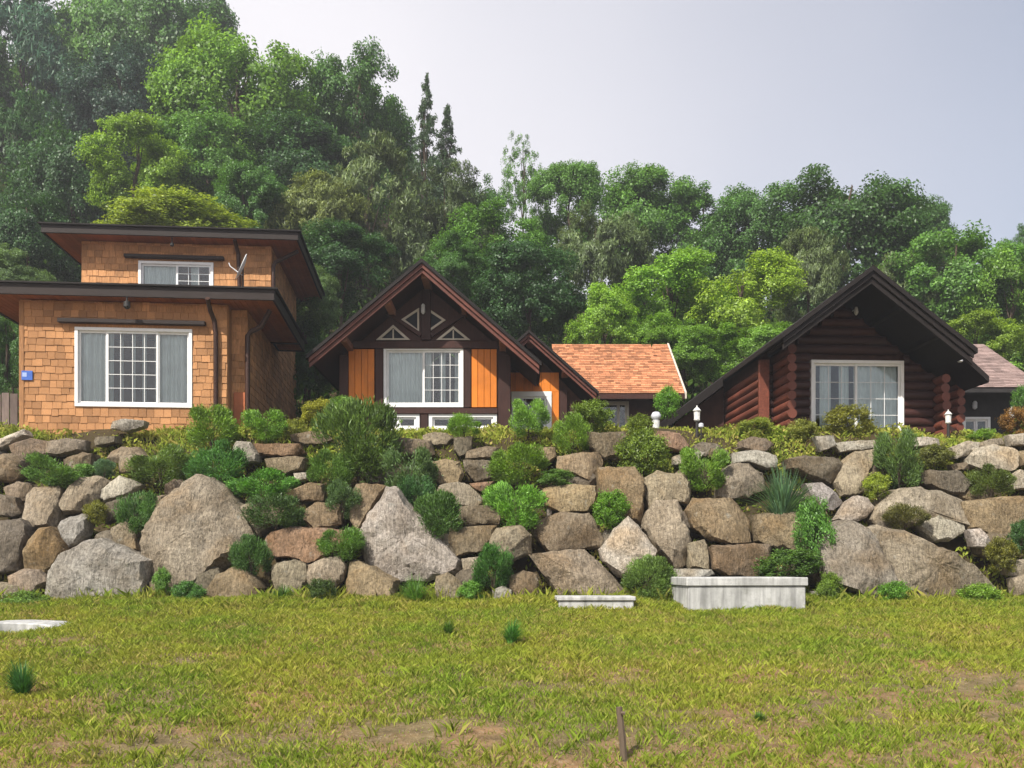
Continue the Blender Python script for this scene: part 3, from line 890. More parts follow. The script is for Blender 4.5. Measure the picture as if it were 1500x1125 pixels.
roof_z = lambda x: (a3z - (a3x - x) * sl3l if x < a3x else a3z - (x - a3x) * sl3r) - 0.3
wall3 = MB().poly_y([(0, -.5), (wx0, -.5), (wx0, wz1), (wx1, wz1), (wx1, -.5), (x3r, -.5), (x3r, roof_z(x3r)), (a3x, roof_z(a3x)), (0, roof_z(0))], 0.10, 0.16).build('wall', MAT['darkwall'], H3)
z = -0.3; k = 0
while z < roof_z(a3x) - 0.1:
    xa, xb = -0.05, x3r + 0.05
    if z + LR > roof_z(xa): xa = a3x - (a3z - 0.3 - z - LR) / sl3l
    if z + LR > roof_z(xb): xb = a3x + (a3z - 0.3 - z - LR) / sl3r
    if z - LR * .6 < wz1:
        log(wall3, (xa, 0.02, z), (wx0 - .01, 0.02, z), LR); log(wall3, (wx1 + .01, 0.02, z), (xb, 0.02, z), LR)
    elif xb - xa > 0.3:
        log(wall3, (xa, 0.02, z), (xb, 0.02, z), LR)
    z += LR * 1.9; k += 1
# crossing log ends at the corners
def corner_stack(x, y0, y1, ztop, r=0.1):
    z = -0.3 + LR * 0.95
    while z < ztop:
        j = random.uniform(-0.04, 0.04)
        log(H3, (x, y0 + j, z), (x, y1, z), r, LOGLIT[lcount[0] % 4])
        z += LR * 1.9
corner_stack(0.0, -0.42, 4.5, min(roof_z(0) - .12, F3.z(480, 0, 1150)))
corner_stack(x3r, -0.42, 5.0, min(roof_z(x3r) - .1, F3.z(478, 0, 1372)))
x3b, y3b = F3.x(1396, 1.6), 1.6
corner_stack(x3b, 1.25, 5.0, F3.z(540, 1.6, 1396), 0.10)
MB().box(x3r + .1, x3b, 1.65, 1.75, -.5, F3.z(530, 1.6, 1396)).build('wall', MAT['darkwall'], H3)
MB().box(xs3 - .03, xs3 + .09, 0.5, 6.3, -.5, roof_z(xs3) + .14).build('wall', MAT['darkwall'], H3)
# aisle on the left: its end post and the sunlit side wall of logs
MB().box(xs3 + .11, -0.11, 0.62, 0.72, -.5, roof_z(xs3) + .1).build('wall', MAT['darkwall'], H3)
z = -0.28
while z < roof_z(xs3) - 0.15:
    log(H3, (xs3, 0.5, z), (xs3, 5.0, z), LR * .95, LOGLIT[lcount[0] % 4])
    log(H3, (xs3 + .11, 0.58, z + LR * .9), (-0.1, 0.58, z + LR * .9), LR * .9)
    z += LR * 1.85
MB().box(xs3 - 0.13, xs3 + 0.10, 0.36, 0.47, -.5, roof_z(xs3) - .02).build('corner_board', MAT['loglit'], H3, bevel=0.01)
MB().box(xs3 - .1, x3r, 6.2, 6.35, -.5, roof_z(x3r)).poly_y([(xs3 - .1, roof_z(x3r) + .001), (x3r, roof_z(x3r) + .001), (a3x, roof_z(a3x))], 6.2, 6.35).build('wall', MAT['darkwall'], H3)
window(H3, wx0, wx1, wz0, wz1, -0.08, [(0, 0.5, 3, 4, [(0.16, 0.42), (0.62, 0.86)]), (0.48, 1.0, 3, 4, [(0.02, 0.98)])], fw=0.075, seed=50, label='white framed sliding window with long white curtains')
for (px, py) in ((1218, 437), (1161, 482), (1323, 439), (1376, 488)):
    q = F3.on(px, py, YR3 + .2)
    q = (q[0], min(q[1], roof_z(q[0]) + 0.12))
    MB().box(q[0] - .07, q[0] + .07, YR3 + .16, 0.2, q[1] - .06, q[1] + .08).build('purlin', MAT['darkroof'], H3)  # roof black on the purlins puts the gable's shade into their colour
    MB().box(q[0] - .045, q[0] + .045, YR3 + .14, YR3 + .158, q[1] - .04, q[1] + .05).build('purlin_end', MAT['creamw'], H3)
q = F3.on(1255, 455, -.25)
MB().lathe([(0.02, 0.09), (0.035, 0.06), (0.05, -0.03), (0.02, -0.09)], 10, (q[0], -0.22, q[1])).bar((q[0], -.22, q[1] + .05), (q[0], -.02, q[1] + .05), .02, .02).build('gable_lamp', MAT['metal'], H3, smooth=True)
# lower roof over the right side
ly0 = 0.2
e0 = F3.on(1385, 492, ly0); e1 = F3.on(1449, 551, ly0)
MB().poly_y([(e0[0], e0[1]), (e1[0], e1[1]), (e1[0], e1[1] - .14), (e0[0], e0[1] - .14)], ly0, 6.0).build('side_roof', MAT['darkroof'], H3)
a, b = F3.on(1380, 533, -.3), F3.on(1402, 527, -.3)
MB().tube([(x3r, -.2, a[1] - .05), (b[0] + .02, -.35, b[1])], 0.018).lathe([(.02, .05), (.055, .03), (.06, -.05), (.03, -.07)], 10, (b[0] + .03, -.36, b[1])).build('eave_lamp', MAT['metal'], H3, smooth=True)
q0, q1 = F3.on(1388, 625, -.35), F3.on(1412, 648, -.35)
MB().bar((q0[0], -.35, q0[1]), (q1[0] + .25, -.45, q1[1] - .18), .05, .10).bar((q0[0], -.30, q0[1] - .25), (q1[0] + .2, -.4, q1[1] - .42), .06, .34).build('stair_stringer', MAT['timber'], H3)

# rear house with the mauve roof
F4 = Frame((1420 - CX) / FPX * 24.8, 24.8, PL, 0.0)
H4 = tag(empty('rear_house', F4.O, 0), 'charcoal house with a mauve grey shingle roof behind the log cabin', 'house')
e4, r4 = -0.8, 2.3
ez4 = F4.z(568, e4, 1460); rz4 = F4.z(505, r4, 1460)
xl4, xr4 = F4.x(1395, e4), F4.x(1530, e4)
rf4 = MB().poly_x([(e4, ez4), (r4, rz4), (2 * r4 - e4, ez4), (2 * r4 - e4, ez4 - .12), (r4, rz4 - .12), (e4, ez4 - .12)], xl4, xr4).build('roof', MAT['darkgrey'], H4)
tiled_slope(rf4, xl4, xr4, e4 - .02, ez4 + .006, r4, rz4 + .012, MAT['greytile'], 0.125, 0.2, 14)
tiled_slope(rf4, xl4, xr4, 2 * r4 - e4, ez4 + .006, r4 + .001, rz4 + .012, MAT['greytile'], 0.125, 0.35, 15)
h4 = (F4.x(1409, 0), F4.x(1450, 0), F4.z(648, 0, 1430), F4.z(611, 0, 1430))
m = MB(); wall_rects(m, xl4 + .3, xr4 - .4, -.6, ez4 + .3, 0.0, 0.15, [h4])
m.box(xr4 - .55, xr4 - .4, .15, 2 * r4 - e4 - .5, -.6, ez4 + .3).box(xl4 + .3, xl4 + .45, .15, 2 * r4 - e4 - .5, -.6, ez4 + .3)
m.poly_x([(0.0, ez4 + .301), (2 * r4 - e4 - .5, ez4 + .301), (r4, rz4 - .2)], xr4 - .55, xr4 - .4)
m.build('wall', MAT['darkgrey'], H4)
window(H4, *h4, 0.0, [(0, 0.5, 1, 2, []), (0.5, 1, 1, 2, [])], fw=0.07, seed=60, label='small white framed window behind plants')
q = F4.on(1428, 593, -.12)
MB().lathe([(.03, .1), (.06, .06), (.06, -.08), (.02, -.12)], 10, (q[0], -.12, q[1])).bar((q[0], -.12, q[1]), (q[0], .01, q[1]), .03, .03).build('wall_lamp', MAT['metal'], H4, smooth=True)

# ------------------------------------------------------------------ boulder wall
def slopeY(py): return 16.56 / (1 - 0.000684 * (HY - py))
ZO = {5: (0, 580, .2845), 6: (380, 580, .2845), 7: (760, 580, .2845), 8: (1100, 600, .2667)}
TAN, GREY, BRN, OCH, PALE, RED, DK = (.345, .305, .24), (.39, .38, .355), (.25, .21, .155), (.315, .255, .17), (.50, .475, .425), (.29, .20, .14), (.20, .18, .145)
ROCKS = [
 (5, TAN, [(950,395),(1030,410),(1100,470),(1190,590),(1270,710),(1240,780),(1180,850),(1060,980),(960,1000),(800,985),(745,880),(735,700),(795,580),(850,500)], 'great tan triangular boulder, tallest in the wall'),
 (5, GREY, [(480,735),(560,770),(640,810),(730,850),(735,960),(700,1080),(560,1115),(330,1110),(270,1020),(262,900),(320,810),(400,750)], 'pale grey mottled boulder at the foot of the wall'),
 (5, TAN, [(150,470),(270,460),(285,480),(305,600),(290,680),(200,680),(130,690),(110,600),(110,500)], None),
 (5, OCH, [(170,690),(250,675),(290,740),(320,790),(280,880),(240,910),(140,890),(125,760)], None),
 (5, GREY, [(310,640),(400,605),(440,625),(430,720),(400,760),(330,790),(290,700)], None),
 (5, DK, [(-60,640),(60,630),(95,670),(110,740),(90,900),(-60,920)], None),
 (5, TAN, [(400,420),(480,405),(540,440),(510,510),(480,590),(350,610),(320,570),(340,500)], None),
 (5, PALE, [(600,410),(700,450),(640,510),(540,550),(510,510),(540,460)], None),
 (5, DK, [(545,555),(640,515),(655,560),(600,630),(540,660)], None),
 (5, TAN, [(640,520),(830,505),(840,600),(800,680),(650,680)], None),
 (5, BRN, [(60,260),(150,215),(225,230),(250,300),(200,340),(90,330)], None),
 (5, TAN, [(250,240),(340,220),(430,225),(430,280),(300,310),(250,300)], None),
 (5, BRN, [(-50,300),(40,290),(100,330),(110,400),(60,440),(-50,440)], None),
 (5, BRN, [(330,330),(420,290),(480,300),(470,380),(390,410),(340,400)], None),
 (5, GREY, [(570,130),(640,120),(750,130),(740,160),(650,185),(570,165)], None),
 (5, TAN, [(610,310),(690,300),(720,380),(620,400)], None),
 (5, OCH, [(1110,920),(1190,880),(1260,910),(1340,990),(1340,1080),(1120,1085),(1060,1010)], None),
 (5, TAN, [(1210,570),(1300,540),(1406,535),(1420,640),(1340,720),(1280,700),(1230,640)], None),
 (5, GREY, [(1210,230),(1290,240),(1330,300),(1330,340),(1230,355),(1205,300)], None),
 (5, TAN, [(-40,960),(40,980),(110,1030),(90,1070),(-40,1090)], None),
 (5, PALE, [(20,220),(110,170),(130,200),(30,270),(-40,280),(-40,230)], None),
 (5, DK, [(-50,500),(60,520),(90,600),(60,620),(-50,620)], None),
 (5, DK, [(480,210),(600,205),(600,240),(500,260)], None),
 (5, TAN, [(550,680),(640,640),(700,690),(720,800),(600,780)], None),
 (5, TAN, [(1370,720),(1420,700),(1440,780),(1400,820),(1360,760)], None),
 (6, PALE, [(640,470),(700,465),(740,530),(850,650),(1040,850),(1030,900),(960,930),(700,960),(560,910),(540,850),(515,700),(570,600)], 'smooth pale grey triangular slab of rock'),
 (6, RED, [(60,700),(150,675),(300,680),(420,690),(480,720),(420,800),(300,850),(250,860),(160,830),(60,830),(20,740)], 'rusty red topped boulder'),
 (6, TAN, [(60,870),(170,845),(230,870),(245,950),(230,1010),(130,1030),(90,1000),(60,950)], None),
 (6, TAN, [(240,870),(330,840),(400,830),(435,870),(430,950),(370,1010),(290,1000),(245,960)], None),
 (6, OCH, [(450,860),(500,850),(570,880),(700,950),(690,1080),(450,1080),(445,950)], None),
 (6, TAN, [(910,930),(970,910),(1030,950),(1050,1010),(1030,1070),(920,1070),(905,990)], None),
 (6, OCH, [(490,450),(640,455),(580,570),(510,700),(470,640),(470,500)], None),
 (6, OCH, [(280,550),(410,555),(420,660),(290,690),(230,640),(240,580)], None),
 (6, OCH, [(180,480),(260,445),(330,455),(330,540),(210,540)], None),
 (6, RED, [(-60,240),(200,245),(230,290),(200,310),(-60,305)], None),
 (6, BRN, [(20,320),(180,310),(240,320),(220,380),(140,400),(40,370)], None),
 (6, OCH, [(890,340),(960,325),(1030,340),(1050,400),(1030,450),(930,460),(900,420)], None),
 (6, DK, [(1050,330),(1190,325),(1210,430),(1110,440),(1060,390)], None),
 (6, BRN, [(1060,280),(1170,255),(1240,270),(1230,320),(1060,320)], None),
 (6, TAN, [(930,460),(1020,440),(1080,460),(1160,540),(1150,580),(1030,570),(960,540),(915,500)], None),
 (6, RED, [(1080,450),(1210,435),(1170,500),(1110,480)], None),
 (6, BRN, [(1030,565),(1180,560),(1240,600),(1230,660),(1030,665)], None),
 (6, BRN, [(980,680),(1220,665),(1210,720),(1150,800),(1020,820),(980,760)], None),
 (6, TAN, [(1220,680),(1340,665),(1400,720),(1400,810),(1340,830),(1290,860),(1250,900),(1170,830),(1190,740)], None),
 (6, TAN, [(1040,840),(1130,830),(1150,870),(1100,930),(1060,950)], None),
 (6, BRN, [(1290,930),(1360,900),(1430,920),(1440,1020),(1350,1060),(1290,1000)], None),
 (6, GREY, [(1200,1000),(1250,980),(1300,1000),(1300,1050),(1210,1050)], None),
 (6, PALE, [(180,400),(245,395),(250,430),(190,440)], None),
 (6, BRN, [(720,220),(880,230),(900,300),(860,320),(720,300)], None),
 (6, TAN, [(-60,530),(130,515),(160,560),(150,650),(-40,650)], None),
 (6, DK, [(1000,210),(1090,205),(1090,290),(1030,310),(1000,280)], None),
 (7, OCH, [(205,310),(280,295),(420,280),(440,320),(430,380),(360,440),(270,400),(200,390)], None),
 (7, OCH, [(125,470),(250,455),(400,460),(410,560),(360,600),(210,600),(130,570)], None),
 (7, OCH, [(410,370),(600,365),(635,430),(645,560),(630,660),(540,640),(430,560)], 'upright ochre block'),
 (7, TAN, [(650,420),(720,390),(860,390),(890,440),(880,560),(800,540),(720,560),(670,620),(650,540)], None),
 (7, TAN, [(680,590),(720,545),(820,540),(850,600),(880,700),(865,870),(800,885),(720,810),(655,680),(660,640)], None),
 (7, OCH, [(870,590),(920,530),(1100,525),(1150,560),(1190,650),(1190,750),(1070,765),(980,740),(900,680)], None),
 (7, TAN, [(875,760),(970,740),(985,790),(980,890),(880,885)], None),
 (7, BRN, [(995,775),(1210,765),(1300,765),(1310,850),(1230,930),(1060,925),(1000,890)], None),
 (7, TAN, [(1050,390),(1110,345),(1210,340),(1270,390),(1280,480),(1180,520),(1080,525),(1020,520)], None),
 (7, PALE, [(570,625),(620,670),(710,800),(700,850),(600,850),(560,930),(520,930),(440,850),(425,790),(500,690)], 'pale pointed rock with folded grain'),
 (7, TAN, [(60,820),(340,790),(400,840),(550,1010),(540,1040),(210,1030),(150,960),(110,890)], 'broad flat faced rock above the small concrete box'),
 (7, BRN, [(90,650),(210,600),(360,605),(440,740),(430,780),(160,805),(80,720)], None),
 (7, GREY, [(800,890),(1000,895),(1020,920),(900,940),(810,985)], None),
 (7, OCH, [(70,260),(190,255),(195,310),(150,350),(80,310)], None),
 (7, BRN, [(350,190),(540,185),(570,240),(500,310),(440,330),(350,250)], None),
 (7, RED, [(720,180),(830,190),(880,250),(830,290),(760,270),(700,220)], None),
 (7, PALE, [(800,310),(900,275),(960,290),(900,350),(800,350)], None),
 (7, BRN, [(1000,265),(1080,275),(1100,310),(1050,340),(990,310)], None),
 (7, GREY, [(1110,290),(1230,275),(1330,300),(1320,370),(1270,380),(1180,340),(1110,345)], None),
 (7, PALE, [(142,570),(160,545),(172,600),(165,625),(145,620)], None),
 (8, (.27,.245,.205), [(430,680),(560,600),(620,620),(680,700),(780,960),(760,1050),(660,1060),(560,1010),(400,940),(390,780)], 'dark ridged boulder leaning left'),
 (8, TAN, [(720,650),(770,635),(880,670),(1000,730),(1100,760),(1230,850),(1320,930),(1400,1010),(1380,1080),(1000,1090),(800,1010),(740,850),(705,720)], 'huge tan boulder sloping down to the right'),
 (8, TAN, [(700,540),(760,480),(830,430),(960,430),(1080,460),(1190,510),(1195,640),(1050,600),(950,600),(880,640),(700,650),(670,600)], None),
 (8, OCH, [(1200,510),(1320,490),(1500,475),(1560,480),(1560,740),(1400,740),(1300,700),(1200,650)], None),
 (8, PALE, [(980,590),(1060,540),(1150,545),(1190,600),(1180,660),(1100,720),(1020,720),(940,640)], None),
 (8, PALE, [(1200,660),(1260,655),(1310,720),(1300,770),(1220,750)], None),
 (8, PALE, [(540,510),(600,470),(650,490),(680,540),(640,590),(590,610),(480,600)], None),
 (8, GREY, [(320,400),(410,395),(480,460),(520,510),(460,550),(380,550),(340,470)], None),
 (8, TAN, [(470,400),(530,300),(610,220),(710,210),(700,250),(660,330),(650,440),(560,470),(500,470)], None),
 (8, DK, [(210,270),(310,250),(510,260),(500,340),(440,410),(330,370),(220,320)], None),
 (8, GREY, [(470,180),(550,170),(720,165),(720,210),(620,220),(500,230)], None),
 (8, BRN, [(50,570),(300,560),(440,565),(480,650),(420,760),(250,800),(50,720)], None),
 (8, PALE, [(880,160),(960,145),(1040,160),(1050,200),(900,200)], None),
 (8, PALE, [(960,215),(1070,210),(1080,250),(980,260)], None),
 (8, PALE, [(1100,210),(1200,170),(1260,180),(1250,220),(1190,250),(1120,270)], None),
 (8, PALE, [(1200,270),(1250,210),(1360,190),(1460,210),(1470,250),(1450,310),(1400,350),(1260,330),(1200,300)], None),
 (8, PALE, [(1410,140),(1500,130),(1540,150),(1540,200),(1420,200)], None),
 (8, OCH, [(1470,230),(1540,220),(1540,300),(1480,310)], None),
 (8, PALE, [(1430,370),(1490,330),(1560,340),(1560,440),(1440,435)], None),
 (8, DK, [(940,350),(1000,330),(1180,330),(1210,400),(1180,470),(1100,460),(960,400)], None),
 (8, BRN, [(1100,300),(1190,290),(1210,330),(1110,335)], None),
 (8, TAN, [(1390,840),(1550,820),(1550,920),(1420,910)], None),
 (8, TAN, [(1450,930),(1560,900),(1560,1010),(1460,1020)], None),
 (8, GREY, [(350,150),(450,145),(470,200),(380,230)], None),
 (8, TAN, [(1260,180),(1330,160),(1400,150),(1400,185),(1280,215)], None),
 (8, PALE, [(575,1075),(630,1062),(640,1095),(585,1100)], None),
 (8, GREY, [(340,1000),(440,995),(445,1030),(340,1035)], None),
]
WALL = tag(empty('boulder_wall', (0, 17.0, -0.6)), 'retaining wall of large tan and grey boulders below the houses', 'retaining wall')

def make_rock(poly_px, col, label, seed):
    rr = random.Random(seed)
    P_ = np.array(poly_px, float)
    cen = (P_.min(0) + P_.max(0)) / 2 * 0.5 + P_.mean(0) * 0.5
    yb = P_[:, 1].max() * 0.35 + cen[1] * 0.65
    Yc = slopeY(min(yb, 884))
    sc = Yc / FPX
    pol = np.stack([(P_[:, 0] - cen[0]) * sc, -(P_[:, 1] - cen[1]) * sc], 1)
    w, h = np.ptp(pol[:, 0]), np.ptp(pol[:, 1])
    size = math.sqrt(w * h)
    # the outline's radius at each angle, its corners kept
    va = np.arctan2(pol[:, 1], pol[:, 0])
    NTH = 84 if size > 1.3 else 56 if size > 0.6 else 40
    th = np.sort(np.concatenate([np.linspace(-math.pi, math.pi, NTH, endpoint=False) + .01, va]))
    nth = len(th)
    rad = np.zeros(nth)
    for i, tt in enumerate(th):
        d = np.array([math.cos(tt), math.sin(tt)]); best = 0.02
        for k in range(len(pol)):
            a, b = pol[k], pol[(k + 1) % len(pol)]; e = b - a
            den = d[0] * e[1] - d[1] * e[0]
            if abs(den) < 1e-9: continue
            tq = (a[0] * e[1] - a[1] * e[0]) / den; u = (a[0] * d[1] - a[1] * d[0]) / den
            if tq > 0 and -1e-6 <= u <= 1 + 1e-6: best = max(best, tq)
        rad[i] = best
    rad *= 1.05
    dep = min(max(0.55 * size, 0.22), 0.95)
    # profile: flat front, broken chamfer, sides, back
    ph = rr.uniform(0, 6.28)
    f = 0.86 + 0.05 * np.sin(th * 2 + ph) + 0.04 * np.sin(th * 5 + ph * 2) - 0.07 * np.clip(np.sin(th), 0, 1) + np.array([rr.uniform(-.02, .02) for _ in th])
    yc_ = 0.52 + 0.14 * np.sin(th * 3 + ph)
    ncap = 9 if size > 1.3 else 6
    prof = [(f * q_, np.full(nth, -1.0 + 0.05 * q_ * q_)) for q_ in np.linspace(0, 1, ncap + 1)[1:]]
    for q_ in (0.35, 0.7, 1.0): prof.append((f + (1 - f) * q_, -0.95 + (0.95 - yc_) * q_))
    for q_ in (0.3, 0.65, 1.0): prof.append((np.full(nth, 1 - .05 * q_), -yc_ + (yc_ + .6) * q_))
    prof.append((np.full(nth, .5), np.full(nth, .75)))
    q = [np.array([[0.0, -1.0 * dep, 0.0]])]
    for r_, y_ in prof: q.append(np.stack([np.cos(th) * rad * r_, y_ * dep, np.sin(th) * rad * r_], 1))
    q.append(np.array([[0.0, .8 * dep, 0.0]]))
    q = np.concatenate(q); nrg = len(prof); last = len(q) - 1
    Fc = []
    for i in range(nth): Fc.append((0, 1 + (i + 1) % nth, 1 + i)); Fc.append((last, 1 + (nrg - 1) * nth + i, 1 + (nrg - 1) * nth + (i + 1) % nth))
    for r_ in range(nrg - 1):
        for i in range(nth):
            a, b = 1 + r_ * nth + i, 1 + r_ * nth + (i + 1) % nth
            Fc.append((a, b, b + nth, a + nth))
    # broken flat faces
    tilt = np.array([rr.uniform(-.22, .22), 0, rr.uniform(-.05, .30)])
    q[:, 1] += (q[:, 0] * tilt[0] + q[:, 2] * tilt[2])
    for k in range(rr.randint(3, 5)):
        n = np.array([rr.uniform(-0.75, 0.75), -rr.uniform(0.5, 1.0), rr.uniform(-0.4, 0.8)]) if size < 1.2 else np.array([rr.uniform(-0.45, 0.45), -1.0, rr.uniform(-0.35, 0.5)]); n /= np.linalg.norm(n)
        sup = (q @ n).max(); lim = sup * rr.uniform(0.76, 0.93)
        q = q - np.outer(np.clip(q @ n - lim, 0, None), n)
    off = Vector((rr.uniform(0, 50), rr.uniform(0, 50), rr.uniform(0, 50)))
    nv = q / np.array([max(w, .1), dep * 2, max(h, .1)]); nv = nv / (np.linalg.norm(nv, axis=1)[:, None] + 1e-9)
    f1 = np.array([noise.fractal(Vector(p) * (2.3 / max(size, .4)) + off, 0.8, 2.1, 5) for p in q])
    f3 = np.array([noise.fractal(Vector((p[0] * 2.2 + p[2] * 3.4, p[1] * 4, p[2] * 2.2 - p[0] * 3.4)) + off, 0.7, 2.2, 4) for p in q])
    q = q + nv * (size * .026 * f1 + 0.030 * min(size, 1.6) * f3)[:, None]
    q[:, 1] += q[:, 2] * 0.14
    me = bpy.data.meshes.new('boulder')
    me.from_pydata(q.tolist(), [], Fc)
    me.materials.append(MAT['rock'])
    me.polygons.foreach_set('use_smooth', [True] * len(me.polygons))
    me.set_sharp_from_angle(angle=R(24))
    c = P(cen[0], cen[1], Yc)
    yoff = {'dark ridged boulder leaning left': -.22, 'huge tan boulder sloping down to the right': .1}.get(label, rr.uniform(-.1, .08))
    o = link('boulder', me, WALL, (c.x, c.y + dep * 0.72 - 17.0 + yoff, c.z + 0.6))
    j = rr.uniform(0.86, 1.14)
    o.color = (col[0] * j, col[1] * j * rr.uniform(.97, 1.02), col[2] * j * rr.uniform(.93, 1.04), 1)
    if label: o['label'] = label
    return o
for k, (zz, col, pts, lab) in enumerate(ROCKS):
    ox, oy, s = ZO[zz]
    make_rock([(ox + a * s, oy + b * s) for a, b in pts], col, lab, 100 + k)
# more of the same wall beyond the picture's edges and in its gaps
rr = random.Random(99)
for k in range(46):
    side = -1 if k % 2 else 1
    px = 750 + side * rr.uniform(800, 1120); py = rr.uniform(665, 860); w = rr.uniform(35, 75); h = rr.uniform(28, 60)
    make_rock([(px + w * math.cos(a) * rr.uniform(.8, 1.1), py + h * math.sin(a) * rr.uniform(.8, 1.1)) for a in np.linspace(0, 6.28, 8)[:-1]], rr.choice([TAN, OCH, GREY, BRN, PALE]), None, 400 + k)
for (px, py, w, h, col) in ((20, 720, 25, 18, BRN), (60, 655, 26, 14, TAN), (175, 665, 26, 15, BRN), (150, 790, 20, 18, DK), (255, 715, 24, 16, DK), (340, 760, 24, 26, DK), (470, 770, 24, 18, BRN), (655, 800, 24, 20, DK), (560, 690, 35, 22, DK), (610, 660, 30, 18, BRN), (450, 640, 30, 12, BRN), (640, 640, 22, 12, TAN), (850, 700, 30, 20, DK), (905, 790, 26, 22, DK), (1000, 760, 22, 16, DK), (1020, 700, 26, 20, BRN), (1180, 740, 34, 26, DK), (1210, 690, 26, 20, DK), (1285, 700, 28, 26, BRN), (1330, 690, 30, 20, DK), (1200, 820, 26, 34, DK), (1310, 780, 24, 24, DK), (1440, 720, 28, 18, BRN), (1470, 800, 30, 24, BRN), (430, 860, 22, 16, DK), (690, 850, 24, 20, DK), (740, 860, 20, 14, DK), (1110, 650, 26, 12, BRN), (1040, 655, 24, 12, DK), (905, 660, 22, 14, BRN), (230, 860, 20, 22, DK), (300, 850, 20, 20, DK), (30, 850, 30, 18, TAN)):
    make_rock([(px + w * math.cos(a) * rr.uniform(.8, 1.15), py + h * math.sin(a) * rr.uniform(.8, 1.15)) for a in np.linspace(0, 6.28, 8)[:-1]], col, None, int(px + py)).location.y += 0.18

# ------------------------------------------------------------------ foliage meshes
def unit(a): return a / (np.linalg.norm(a, axis=-1, keepdims=True) + 1e-9)
def leaf_quads(p, axis, nrm, ln, wd):
    """pointed leaves at p along axis, width across"""
    axis = unit(axis); side = unit(np.cross(nrm, axis))
    ln = ln[:, None]; wd = wd[:, None]
    fold = unit(np.cross(axis, side)) * wd * 0.25
    return np.stack([p - axis * ln * .5, p + side * wd * .5 + fold, p + axis * ln * .5, p - side * wd * .5 + fold], 1)

def crown(name, seed, kind):
    g = np.random.default_rng(seed)
    if kind == 'broad':     nc, per, cr, ln, wd, low = 290, 190, 0.155, 0.040, 0.026, -0.9
    elif kind == 'round':   nc, per, cr, ln, wd, low = 340, 100, 0.14, 0.046, 0.030, -0.9
    elif kind == 'sparse':  nc, per, cr, ln, wd, low = 230, 45, 0.10, 0.042, 0.026, -1.0
    elif kind == 'feather': nc, per, cr, ln, wd, low = 280, 100, 0.12, 0.075, 0.017, -0.9
    if kind == 'conifer':
        P_, A_ = [], []
        for k in range(120):
            h = (k / 120) ** 0.85
            rad = (1 - h) ** 0.9 * g.uniform(0.35, 1.1) + 0.03
            an = g.uniform(0, 6.283)
            m = int(40 + 120 * (1 - h))
            s = g.uniform(0.12, 1, m) ** 0.7
            d = np.array([math.cos(an), math.sin(an)])
            wdt = 0.13 * (1 - 0.6 * s) * (0.35 + (1 - h))
            lat = g.normal(0, 1, m) * wdt
            x = d[0] * s * rad - d[1] * lat; y = d[1] * s * rad + d[0] * lat
            z = h * 2 - 1 - 0.10 * s * rad + g.normal(0, 0.018, m)
            P_.append(np.stack([x, y, z], 1)); A_.append(np.stack([d[0] + g.normal(0, .6, m), d[1] + g.normal(0, .6, m), g.normal(-.15, .4, m)], 1))
        p, ax = np.concatenate(P_), np.concatenate(A_)
        n = len(p)
        return quads_mesh(name, leaf_quads(p, ax, unit(g.normal(0, 1, (n, 3)) + [0, 0, .8]), g.uniform(.05, .10, n), g.uniform(.012, .024, n)), MAT['needle'])
    # lobes give the outline its uneven steps
    nl = 18
    lob = unit(g.normal(0, 1, (nl, 3)) * [1, 1, .9] + [0, 0, .15])
    lr = g.uniform(0.28, 0.55, nl); lc = lob * (0.98 - lr)[:, None]
    which = g.integers(0, nl, nc)
    dirs = unit(g.normal(0, 1, (nc, 3)) + lob[which] * 0.9 + [0, 0, .25])
    cen = lc[which] + dirs * (lr[which] * g.uniform(0.35, 1.06, nc))[:, None]
    cen = cen[cen[:, 2] > low]
    nc = len(cen)
    cp = np.repeat(cen, per, 0); n = len(cp)
    o = unit(g.normal(0, 1, (n, 3))) * (g.uniform(0, 1, (n, 1)) ** 0.45) * cr * np.repeat(g.uniform(.7, 1.35, nc), per)[:, None]
    o[:, 2] *= 0.72
    p = cp + o
    out = unit(cp * [1, 1, .8] + o * 2.5)
    nrm = unit(out * 0.8 + np.array([0, 0, .55]) + g.normal(0, .55, (n, 3)))
    ax = g.normal(0, 1, (n, 3)) + out * 0.5
    if kind == 'feather': ax = g.normal(0, .5, (n, 3)) + out * 0.5 + np.array([0, 0, 0.9])
    ax = ax - nrm * (ax * nrm).sum(1, keepdims=True)
    return quads_mesh(name, leaf_quads(p, ax, nrm, ln * g.uniform(.7, 1.3, n), wd * g.uniform(.7, 1.3, n)), MAT['needle'] if kind == 'feather' else MAT['leaf'])

CROWN = {'b': [crown('broad_crown', 10 + k, 'broad') for k in range(5)],
         'r': [crown('round_crown', 30 + k, 'round') for k in range(3)],
         's': [crown('sparse_crown', 40, 'sparse')],
         'f': [crown('feather_crown', 50 + k, 'feather') for k in range(3)],
         'c': [crown('conifer_crown', 60 + k, 'conifer') for k in range(2)]}

def trunk_mesh(seed, conifer=False):
    rr = random.Random(seed); m = MB()
    pts = [(rr.uniform(-.02, .02) * k, rr.uniform(-.02, .02) * k, k / 6) for k in range(7)]
    m.tube(pts, [0.075, .055, .048, .042, .033, .024, .012], 8)
    for k in range(4 if conifer else 7):
        h = rr.uniform(.4, .85); an = rr.uniform(0, 6.28); L = rr.uniform(.12, .3)
        i = int(h * 6); b = Vector(pts[i]) + (Vector(pts[i + 1]) - Vector(pts[i])) * (h * 6 - i)
        d = Vector((math.cos(an), math.sin(an), rr.uniform(.5, 1.1))).normalized()
        m.tube([b, b + d * L * .5 + Vector((0, 0, .01)), b + d * L + Vector((0, 0, .05))], [.022, .015, .005], 6)
    return m.mesh('trunk', MAT['bark'], True)
TRUNK = [trunk_mesh(k) for k in range(4)]

